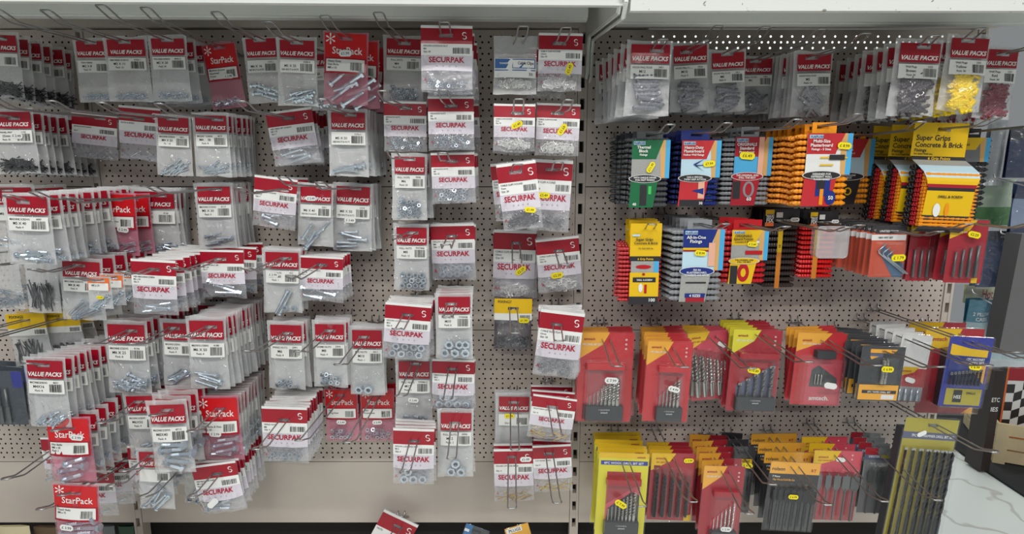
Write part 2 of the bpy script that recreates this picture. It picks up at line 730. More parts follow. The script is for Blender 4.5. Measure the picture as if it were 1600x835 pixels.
# ---------------------------------------------------------------- bags
def bag(kind, L, R, T, B, content, lines=(), seed=0, price=None, mid=None):
    """a hanging plastic bag; origin where the hook passes its slot; L R T B are its edges"""
    rnd = random.Random(seed)
    w, h = R - L, T - B
    cx = (L + R) / 2
    zb = B + .004
    cw = w * .84 if kind != 'value' else w * .8
    ccx = cx + (w * .03 if kind == 'value' else 0)
    _, th, _ = items_for(content, cw, random.Random(seed))
    names = {'value': 'hardware_bag', 'secur': 'hardware_bag', 'star': 'hardware_bag', 'plain': 'clear_bag', 'clipcard': 'cable_clip_bag', 'yellowtop': 'screw_bag', 'orange': 'mini_hardware_bag'}
    root = empty(names[kind], (0, 0, 0))
    ns = Vector((seed * 3.7, seed * 1.3, 0))

    def bul(x, z):
        u = max(0, min(1, (x - L) / w))
        v = max(0, min(1, (T - z) / h))
        e = 1 - abs(2 * u - 1) ** 3
        g = min(1, v / .75) ** 2 * (1 if v < .93 else max(0, (1 - v) / .07) ** .6)
        return e * g

    def wr(x, z):
        v = (T - z) / h
        n = noise.noise(Vector((x * 38, z * 30, 0)) + ns)
        n2 = noise.noise(Vector((x * 95 + z * 40, z * 25, 5)) + ns)
        return (n * .0016 + n2 * .0007) * (.35 + min(1, max(0, v)) * .9)

    def yf(x, z):
        return -(.0011 + bul(x, z) * th * .62) + wr(x, z)

    def yb(x, z):
        return .0011 + bul(x, z) * th * .3 + wr(x, z)
    pr = lambda off: (lambda x, z: yf(x, z) - off)
    # film
    mb = MB()
    top = T
    nx, nz = 10, 14
    if kind == 'value':
        mf, mk = F_CLEAR, F_MILK
    elif kind == 'star':
        mf, mk = F_PINKC, F_PINK
    elif kind == 'yellowtop':
        mf, mk = F_CLEAR, F_PURPLE if content.startswith('dclips') else F_MILK
    elif kind == 'secur':
        mf, mk = F_CLEAR, F_SEC
    else:
        mf, mk = F_CLEAR, F_MILK

    def sheet(fy, m, flip):
        V, F = [], []
        for i in range(nx + 1):
            for j in range(nz + 1):
                u, v = i / nx, j / nz
                pinch = .018 * math.sin(math.pi * v) * w * (1 - 2 * u)
                x = L + w * u + pinch
                z = T - h * v + .004 * noise.noise(Vector((x * 30, v * 9, 2)) + ns) * (1 if j in (0, nz) else .3)
                V.append((x, fy(x, z), z))
        n = nz + 1
        for i in range(nx):
            for j in range(nz):
                f = (i * n + j, i * n + j + 1, (i + 1) * n + j + 1, (i + 1) * n + j)
                F.append(f[::-1] if flip else f)
        mb.add((V, F), None, m, True)
    sheet(yf, mf, False)
    sheet(yb, mk, True)
    kid('film', mb.mesh('film'), root)
    # printed header
    hb = MB()
    sl = (-.0135, .0135, -.0035, .0035)
    inn = lambda x, z: yf(x, z) - .0003
    ink = lambda x, z: yf(x, z) - .0008
    if kind == 'value':
        x0, x1 = L + w * .1, R - w * .06
        z1 = T - h * .055
        z0 = z1 - h * .25
        hb.mats = []
        patch(hb, x0, x1, z0, z1, inn, M_CRIM, 6, 4, sl)
        put_text(hb, 'VALUE PACKS', (x0 + x1) / 2, z0 + h * .062, h * .056, ink, M_WPR, (x1 - x0) * .95, .03, .25)
        kid('printed_header', hb.mesh('printed_header'), root)
        lb = MB()
        lz1 = z0 - h * rnd.uniform(.02, .05)
        lz0 = lz1 - h * .19
        patch(lb, x0, x1, lz0, lz1, ink, M_LABEL, 5, 3)
        ink2 = lambda x, z: yf(x, z) - .0012
        ln = list(lines) or ['', '', '']
        lw = x1 - x0
        for i, s in enumerate(ln[:3]):
            if s:
                put_text(lb, s, x0 + lw * .30, lz1 - h * (.035 + .055 * i), h * (.026 if i != 1 else .036), ink2, M_BLK, lw * .5, .012)
        if len(ln) > 3:
            put_text(lb, ln[3], x0 + lw * .78, lz1 - h * .03, h * .026, ink2, M_BLK, lw * .3, .01)
        barcode(lb, x0 + lw * .6, x0 + lw * .94, lz0 + h * .025, lz1 - h * .055, ink2, M_BLK, seed)
        kid('paper_label', lb.mesh('paper_label'), root)
    elif kind == 'secur':
        ztop = T - h * .05
        z0 = ztop - h * .235
        patch(hb, L + .001, R - .001, ztop, T - .001, ink, M_WPR, 6, 1)
        patch(hb, L + .001, R - .001, z0, ztop, ink, M_CRIM, 6, 4, sl)
        ink2 = lambda x, z: yf(x, z) - .0013
        V = []
        # the curled S emblem
        ex, ez, er = R - w * .16, z0 + h * .125, h * .05
        for (ox, oz, a0, a1) in ((0, .48, 20, 270), (0, -.48, 90, -160)):
            pts = []
            st = 9
            for i in range(st + 1):
                a = math.radians(a0 + (a1 - a0) * i / st)
                pts.append((ex + er * (ox + .62 * math.cos(a)), ez + er * (oz + .52 * math.sin(a))))
            for i in range(st):
                wd = er * .34 * math.sin(math.pi * (i + .8) / (st + 1.2))
                wd2 = er * .34 * math.sin(math.pi * (i + 1.8) / (st + 1.2))
                cx0, cz0 = ex + er * ox, ez + er * oz

                def pt(p, d):
                    q = Vector((p[0] - cx0, p[1] - cz0))
                    q = q * (1 + d / max(q.length, 1e-5))
                    return (cx0 + q.x, ink2(cx0 + q.x, cz0 + q.y), cz0 + q.y)
                q4 = [pt(pts[i], -wd / 2), pt(pts[i], wd / 2), pt(pts[i + 1], wd2 / 2), pt(pts[i + 1], -wd2 / 2)]
                if a1 < a0:
                    q4 = q4[::-1]
                hb.add((q4, [(0, 1, 2, 3)]), None, M_WPR)
        kid('printed_header', hb.mesh('printed_header'), root)
        bb = MB()
        zl = z0 - h * .18
        patch(bb, L + .001, R - .001, zl, z0, ink, M_WPR, 6, 2)
        patch(bb, L + .001, R - .001, B + h * .30, zl, lambda x, z: yf(x, z) - .0003, F_PRINTW, 6, 4)
        patch(bb, L + .001, R - .001, B + .003, B + h * .30, lambda x, z: yf(x, z) - .0003, F_WINDOW, 6, 4)
        ln = list(lines) or ['', '', '']
        for i, s in enumerate(ln[:3]):
            if s:
                put_text(bb, s, L + w * .06, z0 - h * (.035 + .045 * i), h * .026, ink2, M_BLK, w * (.55 if i == 0 else .25), .012, align='l')
        barcode(bb, L + w * .62, R - w * .06, zl + h * .03, z0 - h * .06, ink2, M_BLK, seed)
        put_text(bb, 'SECURPAK', cx, zl - h * .065, h * .082, ink2, M_REDPR, w * .78, .03)
        for i in range(4):
            put_text(bb, 'o', cx + w * (-.18 + .12 * i), zl - h * .16, h * .03, ink2, M_GREYPR)
        put_text(bb, 'A', L + w * .09, B + h * .16, h * .05, ink2, M_REDPR)
        kid('printed_body', bb.mesh('printed_body'), root)
    elif kind == 'star':
        z1 = T - h * .03
        z0 = z1 - h * .33
        zc = z0 - h * .22
        x0, x1 = L + w * .04, R - w * .04
        patch(hb, x0, x1, z0, z1, inn, M_SCAR, 6, 5, sl)
        patch(hb, x0, x1, zc, z0, inn, M_CRIM, 6, 2)
        put_text(hb, 'StarPack', cx + w * .04, z0 + h * .10, h * .095, ink, M_WPR, w * .66, .01)
        put_text(hb, '*', cx - w * .33, z0 + h * .2, h * .24, ink, M_WPR, w * .2, .0)
        kid('printed_header', hb.mesh('printed_header'), root)
        lb = MB()
        patch(lb, x0 + w * .04, x1 - w * .04, zc + h * .03, z0 - h * .02, ink, M_LABEL, 5, 2)
        ink2 = lambda x, z: yf(x, z) - .0012
        for i, s in enumerate((list(lines) or ['', ''])[:3]):
            if s:
                put_text(lb, s, x0 + w * .08, z0 - h * (.05 + .045 * i), h * .028, ink2, M_BLK, w * .45, .012, align='l')
        barcode(lb, x0 + w * .58, x1 - w * .1, zc + h * .05, z0 - h * .06, ink2, M_BLK, seed)
        kid('paper_label', lb.mesh('paper_label'), root)
    elif kind == 'clipcard':
        M_BLUE = mat('blue_print', (28, 92, 160), .45)
        x0, x1 = L + w * .03, R - w * .03
        z1, z0 = B + h * .62, B + h * .28
        patch(hb, x0, x1, z0, z1, ink, M_WPR, 5, 3)
        i2 = lambda x, z: yf(x, z) - .0012
        i3 = lambda x, z: yf(x, z) - .0015
        patch(hb, x0 + .001, x1 - .001, z0 + (z1 - z0) * .48, z1 - .001, i2, M_BLUE, 4, 2)
        patch(hb, x0 + .001, x1 - .001, z0 + (z1 - z0) * .36, z0 + (z1 - z0) * .41, i2, M_BLUE, 4, 1)
        patch(hb, cx - w * .05, x1 - .003, z0 + (z1 - z0) * .52, z1 - (z1 - z0) * .08, i3, M_WPR, 3, 1)
        i4 = lambda x, z: yf(x, z) - .0019
        put_text(hb, 'Cable Clips', cx + w * .24, z0 + (z1 - z0) * .76, h * .05, i4, M_BLK, w * .36, .02)
        put_text(hb, 'TOWER', cx - w * .26, z0 + (z1 - z0) * .74, h * .03, i3, M_WPR, w * .3, .02)
        put_text(hb, '50', cx + w * .36, z0 + (z1 - z0) * .18, h * .05, i3, M_BLK)
        kid('printed_card', hb.mesh('printed_card'), root)
        zb = B + h * .1
    elif kind == 'yellowtop':
        M_YEL = mat('yellow_card', (232, 188, 14), .45)
        z1 = T - .003
        z0 = z1 - h * .28
        patch(hb, L + .001, R - .001, z0, z1, ink, M_YEL, 6, 4, sl)
        patch(hb, L + .001, R - .001, z0 - h * .13, z0, ink, M_LABEL, 5, 2)
        i2 = lambda x, z: yf(x, z) - .0012
        put_text(hb, 'FIXINGS', cx - w * .22, z1 - h * .06, h * .05, i2, M_BLK, w * .4, .02)
        barcode(hb, L + w * .68, R - w * .06, z0 - h * .11, z0 - h * .03, i2, M_BLK, seed)
        kid('printed_header', hb.mesh('printed_header'), root)
    elif kind == 'orange':
        M_OR = mat('orange_card', (232, 112, 48), .45)
        patch(hb, L + w * .06, R - w * .06, T - h * .42, T - .003, inn, M_OR, 5, 4, sl)
        patch(hb, L + w * .1, R - w * .1, T - h * .42, T - h * .2, ink, M_LABEL, 4, 2)
        i2 = lambda x, z: yf(x, z) - .0012
        put_text(hb, 'M5 x 25', cx - w * .1, T - h * .27, h * .05, i2, M_BLK, w * .5, .012)
        kid('printed_card', hb.mesh('printed_card'), root)
    contents(root, content, cw, zb, random.Random(seed), 0.0)
    # keep the contents between the sheets, about the right place across
    for o in KIDS[root.name]:
        if o.name.split('.')[0] not in ('film', 'printed_header', 'paper_label', 'printed_body', 'printed_card'):
            o.location.x += ccx
            o.location.y += -th * .12
    if root.name in REAR:
        nm, me = REAR[root.name]
        REAR[root.name] = (nm, me, ccx, -th * .12)
    if price:
        yy = min(yf(price[0] * w + L, T - price[1] * h), yf(price[0] * w + L, T - price[1] * h + .004)) - .0022
        add_sticker(root, L + price[0] * w, T - price[1] * h, price[5] * w if len(price) > 5 else w * .28, math.radians(price[2]), price[3] == 'y', price[4], yy)
    return root, th


# ---------------------------------------------------------------- hooks
HOOKS = {}


def hook_mesh(Lh):
    key = round(Lh, 3)
    if key in HOOKS:
        return HOOKS[key]
    g, r = .0095, .0017
    s = []
    path = [(-g, .012, .016), (-g, 0.0, .014), (-g, -.004, .006), (-g, -.010, 0), (-g, -Lh + .045, 0), (-g, -Lh + .036, .0012), (-g, -Lh + .008, .0125), (-g + .001, -Lh + .003, .0138), (-g + .003, -Lh, .014)]
    path = path + [(-x, y, z) for x, y, z in path[::-1]]
    mb = MB()
    mb.add(tube_geo(path, r, 7), None, M_WIRE, True)
    m2 = MB()
    m2.add(tube_geo([(-g - .012, -.0035, -.0015), (g + .012, -.0035, -.0015)], .0019, 6), None, M_WIRE, True)
    HOOKS[key] = (mb.mesh('wire_loop'), m2.mesh('back_bar'))
    return HOOKS[key]


def put_hook(S, t, tx, ty, Lh, label):
    """S is the slot point on the hook at distance t; tx, ty the photo pixel of the hook's tip"""
    yaw, tilt = 0.0, .035
    if tx is not None:
        Pt = P(tx, ty, Lh) - Vector((0, 0, .014))
        d = Pt - S
        k = max(.06, Lh - t)
        yaw = max(-.12, min(.12, d.x / k))
        tilt = max(-.03, min(.11, d.z / k))
    dirv = Vector((yaw, -1, tilt))
    base = S - dirv * t
    h = empty('display_hook', base, (0, 0, 0))
    h.rotation_euler = (-math.atan(tilt), 0, math.atan(yaw))
    a, b = hook_mesh(Lh)
    kid('wire_loop', a, h)
    kid('back_bar', b, h)
    tag(h, label, 'hook')
    return base, dirv, h


def solve_t(sx, sy, tx, ty, Lh):
    best = None
    t = .03
    while t < Lh - .035:
        S = P(sx, sy, t)
        tip = S + Vector((0, -(Lh - t), .004 * (Lh - t) + .014))
        q = proj(tip)
        e = (q[0] - tx) ** 2 + (q[1] - ty) ** 2
        if best is None or e < best[0]:
            best = (e, t)
        t += .004
    return best[1]


ORD = ['first', 'second', 'third', 'fourth', 'fifth', 'sixth', 'seventh', 'eighth', 'ninth', 'tenth', 'eleventh', 'twelfth', 'thirteenth', 'fourteenth', 'fifteenth', 'sixteenth', 'seventeenth', 'eighteenth', 'nineteenth', 'twentieth']
ROWN = {'a': 'top', 'b': 'second', 'c': 'third', 'd': 'fourth', 'e': 'fifth', 'f': 'sixth', 'g': 'lowest'}
COUNT = {}


RECS = []


def stack_on_hook(root, row, bay, look, short, S, t, rot, n, tback, thick, hook, cat, group, seed=0, yaw0=0.0, up=.0017, rear_root=None):
    """hang root at S on a hook and n copies behind it"""
    rnd = random.Random(seed * 7 + 1)
    tx, ty, Lh = hook
    base, dirv, h = put_hook(S, t, tx, ty, Lh, 'hook')
    rec = [row, bay, proj(S)[0], look, short, root, h, []]
    RECS.append(rec)
    root.location = S - Vector((0, 0, up))
    root.rotation_euler = (0, math.radians(rot), yaw0)
    tag(root, look, cat, group)
    if n <= 0:
        return
    ms = .0042 if not thick else thick * .5
    if (t - tback) < n * ms:
        tback = max(.014, t - n * ms)
        n = max(1, min(n, int((t - tback) / ms)))
    if t - tback < ms * .9:
        return
    src = rear_root or root
    for i in range(n):
        f = (i + 1) / n
        ti = t + (tback - t) * f
        loc = base + dirv * ti - Vector((rnd.uniform(-.003, .003), 0, up + rnd.uniform(0, .001)))
        rr = (math.radians(rnd.uniform(-1, 1)), math.radians(rot * (.5 if i < 2 else .15) + rnd.uniform(-3.2, 3.2)), yaw0 + math.radians(rnd.uniform(-5, 5) if not thick else rnd.uniform(-2, 2)))
        r = src if (rear_root and i == 0) else dup(src, loc, rr)
        if r is src:
            r.location, r.rotation_euler = loc, rr
            tag(r, short, cat, group)
        elif src.name in REAR:
            nm, me, ox, oy = REAR[src.name]
            o = kid(nm, me, r)
            o.location = (ox, oy, 0)
        rec[7].append(r)


def B(row, kind, x0, y0, x1, y1, rot, slot, hook, n, tb, content, short, lines=(), price=None, bay='left', cat='hardware bag', rear=None):
    """one hook of bags; pixels of the front bag's edges, of its slot and of the hook's tip"""
    sx, sy = slot
    hx, hy, Lh = hook
    if isinstance(hx, str):
        t = hy
        hx = hy = None
    else:
        t = solve_t(sx, sy, hx, hy, Lh)
    S = P(sx, sy, t)
    l = P(x0, sy, t).x - S.x
    r = P(x1, sy, t).x - S.x
    tp = P(sx, y0, t).z - S.z
    bt = P(sx, y1, t).z - S.z
    global SEED
    SEED += 1
    root, th = bag(kind, l, r, tp, bt, content, lines, SEED, price)
    top = {'value': 'red-topped clear bag', 'secur': 'white bag with crimson band', 'star': 'pink bag with scarlet top', 'plain': 'plain clear bag', 'clipcard': 'clear bag with blue card', 'yellowtop': 'yellow-topped bag', 'orange': 'small orange-carded bag'}[kind]
    s2 = '%s of %s' % (top, short)
    s3 = '%s of %s' % ({'value': 'clear bag', 'secur': 'banded bag', 'star': 'pink bag', 'plain': 'plain bag', 'clipcard': 'carded bag', 'yellowtop': 'yellow-topped bag', 'orange': 'orange-carded bag'}[kind], short)
    tb = min(tb, t)
    rr = bag(rear, l, r, tp, bt, content, lines, SEED + 500, None)[0] if rear else None
    stack_on_hook(root, row, bay, s2, s3, S, t, rot, n, tb, 0, (hx, hy, Lh), cat, 'hanging bags of small hardware', SEED, rear_root=rr)
    return root


SEED = 0


def nwords(s):
    return len(s.split())


def write_labels():
    """say for every hanging thing which one it is"""
    rows = {}
    for r in RECS:
        rows.setdefault((r[0], r[1]), []).append(r)
    for (row, bay), rs in rows.items():
        rs.sort(key=lambda q: q[2])
        for i, (_, _, _, look, short, root, h, rear) in enumerate(rs):
            where = '%s %s row, %s stack' % (bay, ROWN[row], ORD[i])
            s = '%s, front of %s' % (look, where)
            if nwords(s) > 16:
                s = '%s, front of %s' % (short, where)
            root['label'] = s
            hs = 'wire loop hook holding %s, %s' % (short, where)
            if nwords(hs) > 16:
                hs = 'wire hook of %s, %s' % (short, where)
            h['label'] = hs
            h['group'] = 'wire display hooks'
            for j, q in enumerate(rear):
                q['label'] = '%s, %s behind front, %s' % (short, ORD[j], where)
# ---------------------------------------------------------------- the shelving
def sheet_panel(name, x0, x1, z0, z1, holes):
    """one tray-shaped back panel; its front face is at y = 0"""
    mb = MB()
    w, h = x1 - x0, z1 - z0
    e = .0012
    mb.box(e, w - e, .0, .012, e, .006, M_STEEL)
    mb.box(e, w - e, .0, .012, h - .006, h - e, M_STEEL)
    mb.box(e, .006, .0, .012, .006, h - .006, M_STEEL)
    mb.box(w - .006, w - e, .0, .012, .006, h - .006, M_STEEL)
    mb.add(([(.006, 0, .006), (w - .006, 0, .006), (w - .006, 0, h - .006), (.006, 0, h - .006)], [(0, 1, 2, 3)]), None, M_PEG if holes else M_STEEL)
    o = mb.build(name)
    o.location = (x0, 0, z0)
    tag(o, kind='structure')
    return o


ZS = [.705, 1.09, 1.475, 1.862]
XP = [-1.078, .178, 1.170]
PWD = .024


def upright(x, name):
    mb = MB()
    z0, z1 = .0, 1.92
    wi = PWD
    mb.box(-wi / 2, -wi / 2 + .0065, -.002, .03, z0, z1, M_STEEL)
    mb.box(wi / 2 - .0065, wi / 2, -.002, .03, z0, z1, M_STEEL)
    z = z0
    while z < z1:
        mb.box(-wi / 2 + .0065, wi / 2 - .0065, -.001, .02, z, z + .026, M_STEEL)
        z += .053
    mb.box(-.0055, .0055, .022, .03, z0, z1, M_DARK)  # dark strip in place of the shade inside the slots
    o = mb.build(name)
    o.location = (x, 0, 0)
    tag(o, kind='structure')


bays = [(-2.30, XP[0], True), (XP[0], XP[1], True), (XP[1], XP[2], True)]
n = 1
for (a, b, _) in bays:
    for i in range(3):
        sheet_panel('wall_panel_%d' % n, a + PWD / 2, b - PWD / 2, ZS[i], ZS[i + 1], True)
        n += 1
    sheet_panel('wall_panel_%d' % n, a + PWD / 2, b - PWD / 2, .515, ZS[0], False)
    n += 1
for i, x in enumerate(XP):
    upright(x, 'trim_%d' % (i + 1))
mb = MB()
mb.box(-2.3, XP[2] + .01, .045, .06, 0.0, 1.825, M_DARK)  # dark sheet added so the panel holes read dark, cut short for bright ones
mb.box(-2.3, .35, .045, .06, 1.825, 1.95, M_DARK)
tag(mb.build('wall_shade_backing'), kind='structure')
# rail above the perforated panels
mb = MB()
mb.box(-2.3, XP[1] - .012, -.012, .03, 1.864, 1.96, M_STEEL)
mb.box(XP[1] + .012, XP[2] + .03, -.012, .03, 1.864, 1.96, M_STEEL)
tag(mb.build('trim_4'), kind='structure')


def scuffed_white():
    m = mat('scuffed_white_steel', (226, 228, 224), 0.35)
    nt = m.node_tree
    tc = nt.nodes.new('ShaderNodeTexCoord')
    nz = nt.nodes.new('ShaderNodeTexNoise')
    nz.inputs['Scale'].default_value = 90
    nz.inputs['Detail'].default_value = 3
    rp = nt.nodes.new('ShaderNodeValToRGB')
    rp.color_ramp.elements[0].position = 0.30
    rp.color_ramp.elements[0].color = lin((150, 144, 132))
    rp.color_ramp.elements[1].position = 0.33
    rp.color_ramp.elements[1].color = lin((226, 228, 224))
    nt.links.new(tc.outputs['Object'], nz.inputs['Vector'])
    nt.links.new(nz.outputs['Fac'], rp.inputs[0])
    nt.links.new(rp.outputs[0], nt.nodes['Principled BSDF'].inputs['Base Color'])
    return m


def deep_shelf(x0, x1, name, label, tiltz, zo=0.0):
    root = empty(name, (0, 0, 0))
    w = x1 - x0
    top = MB()
    D = .43
    top.box(0, w, -D, -.012, 1.905, 1.925, M_WHITE)
    kid('shelf_board', top.mesh('shelf_board'), root)
    lip = MB()
    g = [(-D - .004, 1.800), (-D, 1.783), (-D + .012, 1.783), (-D + .012, 1.96), (-D - .004, 1.96)]
    V = [(0, y, z) for y, z in g] + [(w, y, z) for y, z in g]
    F = [tuple(range(5)), tuple(range(9, 4, -1))] + [(i, i + 5, (i + 1) % 5 + 5, (i + 1) % 5) for i in range(5)]
    lip.add((V, F), None, M_WHITE if tiltz else scuffed_white())
    kid('front_edge', lip.mesh('front_edge'), root)
    st = MB()
    st.box(.02, w - .035, -.215, -.205, 1.822, 1.905, M_WHITE)
    st.box(.02, w - .035, -.205, -.185, 1.820, 1.826, M_WHITE)
    kid('stiffener', st.mesh('stiffener'), root)
    root.location = (x0, 0, zo)
    root.rotation_euler = (0, tiltz, 0)
    tag(root, label, 'shelf')
    for x in (w - .012,) if tiltz else (.012 - .02,):
        br = MB()
        pts = [(-.436, 1.97), (-.436, 1.795), (-.415, 1.775), (-.05, 1.825), (-.035, 1.80), (-.028, 1.745), (-.006, 1.735), (-.006, 1.97)]
        V = [(x, y, z) for y, z in pts] + [(x + .003, y, z) for y, z in pts]
        k = len(pts)
        F = [tuple(range(k)), tuple(range(2 * k - 1, k - 1, -1))] + [(i, (i + 1) % k, (i + 1) % k + k, i + k) for i in range(k)]
        br.add((V, F), None, M_WHITE)
        for i in range(6):
            a, b2 = pts[i], pts[i + 1]
            s = 1 if tiltz else -1
            br.add(tube_geo([(x + .0015 + s * .003, a[0], a[1]), (x + .0015 + s * .003, b2[0], b2[1])], .0035, 6), None, M_WHITE)
        kid('shelf_bracket', br.mesh('shelf_bracket'), root)


deep_shelf(-2.25, .183, 'shelf', 'white steel shelf above the wider left bay', .0065, .0245)
deep_shelf(.204, 1.60, 'shelf', 'white steel shelf above the right bay, speckled front edge', 0)

# ---------------------------------------------------------------- left bay bags
LH, RH = .36, .34
v, s, st = 'value', 'secur', 'star'
# top row
B('a', v, -30, 48, 29, 152, 2, (2, 60), ('t', .17, LH), 5, .02, 'dscrews:30:1:70:26', 'black screws', ('', 'Pack', ''), None)
B('a', v, 113, 58, 172, 158, 0, (142, 66), (-8, 28, LH), 0, .02, 'screws:12:.8:90:9', 'M2 x 8 screws', ('PAN HEAD', 'M2 X 8', 'Pack: 30'))
B('a', v, 160, 55, 230, 158, 0, (195, 65), (69, 18, LH), 1, .05, 'screws:12:.9:90:10', 'M3 x 10 screws', ('PAN HEAD SCREWS', 'M3 X 10', 'Pack: 20', '4106-1'))
B('a', v, 230, 53, 291, 157, 0, (262, 62), (155, 8, LH), 4, .02, 'screws:12:.9:90:10', 'M3 x 20 screws', ('PAN HEAD SCREWS', 'M3 X 20', 'Pack: 20', '4096-2'))
B('a', st, 315, 66, 369, 168, -6, (343, 74), (225, 12, LH), 0, .02, 'screws:22:1:50:12', 'screws', ('Machine Screws', 'Assorted', '14 pcs'), (.66, .52, -4, 'w', '£ 2.99'))
B('a', v, 378, 57, 434, 160, -2, (406, 62), (336, 24, LH), 0, .02, 'bolts:16:2.2:14:10', 'M6 x 16 bolts', ('', 'M6 X 16', 'HEX BOLTS & NUTS', '3357-1'))
B('a', v, 431, 56, 495, 164, 2, (464, 66), (416, 44, LH), 2, .04, 'bolts:20:2:14:-10', 'M5 x 25 bolts', ('', 'M5 X 25', 'HEX BOLTS & NUTS', '3358-4'))
B('a', st, 505, 48, 576, 163, 3, (541, 60), (506, 25, LH), 3, .03, 'bolts:42:3.4:5:-25', 'large bolts', ('Heavy Duty', 'Hex Bolts', 'M8 x 50'), (.5, .30, 4, 'w', '£1.99'))
B('a', v, 598, 54, 662, 158, 2, (632, 67), (590, 22, LH), 1, .1, 'nuts:3:34', 'small nuts', ('FULL NUTS', 'M4', 'Pack: 30', '9995'))
B('a', s, 657, 38, 739, 140, 1, (697, 55), (694, 34, LH), 5, .12, 'nuts:3:22', 'nylon locking nuts', ('NYLON LOCKING NUT', 'M4', 'Qty: 20'))
B('a', 'clipcard', 771, 56, 840, 146, 1, (810, 68), (819, 40, LH), 0, .1, 'clips:2.6:60:14', 'white clips', (), None, cat='cable clip bag')
B('a', s, 841, 50, 911, 142, 1, (874, 67), (888, 43, LH), 1, .15, 'clips:2.8:60:18', 'white round clips', ('CABLE CLIPS ROUND', '3.5mm', 'Qty: 50'), (.7, .62, 70, 'y', '£1.49'))
# second row
B('b', v, -15, 168, 52, 270, 0, (22, 184), ('t', .2, LH), 7, .03, 'dscrews:32:1.1:80:24', 'black panel pins', ('PANEL PINS', '25mm', 'Pack: 50', '1132'), (.6, .42, -5, 'w', '£ 2.49'))
B('b', s, 112, 177, 184, 248, 6, (157, 184), (-10, 163, LH), 0, .03, 'screws:38:1.1:9:10', 'mirror plate screws', ('MIRROR PLATE SCREWS', '', 'Qty: 4'))
B('b', s, 186, 165, 252, 250, 5, (218, 185), (78, 161, LH), 0, .03, 'screws:34:1.1:9:14', 'plate screws', ('PLATE SCREWS', '', ''))
B('b', v, 241, 177, 298, 274, 3, (270, 185), (159, 195, LH), 0, .04, 'bolts:24:1.3:14:-35', 'M4 x 25 screws', ('MACHINE SCREWS', 'M4 X 25', 'Pack: 8', '4661'))
B('b', v, 299, 174, 357, 275, 1, (340, 186), (248, 178, LH), 6, .04, 'bolts:26:1.3:14:-20', 'M4 x 30 screws', ('MACHINE SCREWS', 'M4 X 30', 'Pack: 8', '4679'))
B('b', s, 416, 170, 490, 256, -7, (452, 184), (376, 162, LH), 4, .06, 'bolts:40:2.6:5:-3', 'hex head set screws', ('HEX HEAD SET SCREWS', 'M6 x 50', 'Qty: 4'))
B('b', v, 511, 169, 574, 274, 1, (548, 179), (502, 156, LH), 9, .03, 'bolts:40:2.3:6:-12', 'M5 x 50 bolts', ('', 'M5 X 50', 'HEX BOLTS & NUTS', '3376-1'))
B('b', s, 599, 157, 667, 236, 1, (634, 168), (597, 149, LH), 0, .05, 'nuts:2.8:44', 'M4 hexagon nuts', ('HEXAGON NUTS', 'M4', 'Qty: 50'))
B('b', s, 668, 149, 741, 234, 0, (705, 165), (692, 141, LH), 1, .1, 'nuts:3.6:30', 'M5 hexagon nuts', ('HEXAGON NUTS', 'M5', 'Qty: 30'))
B('b', s, 771, 161, 837, 236, 1, (809, 176), (811, 155, LH), 1, .14, 'clips:3.4:44:16', 'white wiring clips', ('CABLE CLIPS ROUND', '5mm', 'Qty: 40'), (.56, .44, 25, 'y', '£1.49'))
B('b', s, 838, 160, 907, 242, 2, (871, 176), (900, 167, LH), 0, .1, 'clips:3.8:36:18', 'larger white clips', ('CABLE CLIPS ROUND', '6mm', 'Qty: 40'), (.6, .5, 55, 'y', '£1.69'))
# third row
B('c', v, -30, 286, 54, 392, 0, (12, 296), ('t', .12, LH), 1, .03, 'bolts:24:1.6:14:10', 'assorted screws', ('', 'M6', ''), None)
B('c', v, 4, 299, 78, 412, 2, (37, 315), (12, 316, LH), 12, .03, 'bolts:34:2.2:9:4', 'M5 x 40 bolts', ('MACHINE SCREWS', 'M5 X 40', 'Pack: 4', '4097'))
B('c', st, 148, 300, 212, 398, 2, (184, 311), ('t', .13, LH), 2, .03, 'bolts:22:1.8:12:-20', 'machine screws', ('7024', 'Machine Screws & Nuts', 'M5 x 25mm'), (.68, .58, -6, 'w', '£ 2.99'))
B('c', v, 203, 293, 276, 396, 1, (252, 305), (104, 327, LH), 5, .02, 'bolts:24:2:11:0', 'M5 x 20 screws', ('PAN HEAD', 'M5 X 20', 'Pack: 4', '4166'))
B('c', v, 302, 285, 363, 387, 0, (338, 295), (236, 293, LH), 9, .03, 'bolts:26:2.2:4:2', 'M5 x 30 screws', ('MACHINE SCREWS', 'M5 X 30', 'Pack: 4', '4117'))
B('c', s, 397, 277, 465, 357, 7, (443, 296), (372, 296, LH), 1, .08, 'bolts:24:2.8:3:15', 'short set screws', ('HEX HEAD SET SCREWS', 'M6 x 25', 'Qty: 6'))
B('c', v, 464, 286, 521, 384, 3, (503, 292), (440, 277, LH), 1, .1, 'bolts:36:2.6:5:-50', 'M6 x 40 bolts', ('', 'M6 X 40', 'HEX BOLTS & NUTS', '3361'), (.4, .24, 2, 'w', '£ 2.49'))
B('c', v, 520, 285, 582, 392, 3, (556, 294), (498, 285, LH), 9, .03, 'bolts:38:2.6:5:10', 'M8 x 50 bolts', ('', 'M8 X 50', 'HEX BOLTS & NUTS', '1314'), (.46, .54, -3, 'w', '£ 3.49'))
B('c', v, 611, 238, 667, 343, 1, (640, 248), (611, 243, LH), 5, .08, 'nuts:4:26', 'M6 full nuts', ('FULL NUTS', 'M6', 'Pack: 20', '9998'))
B('c', s, 673, 237, 742, 317, -1, (706, 251), (691, 239, LH), 2, .1, 'nuts:4.4:22', 'M6 hexagon nuts', ('HEXAGON NUTS', 'M6', 'Qty: 20'))
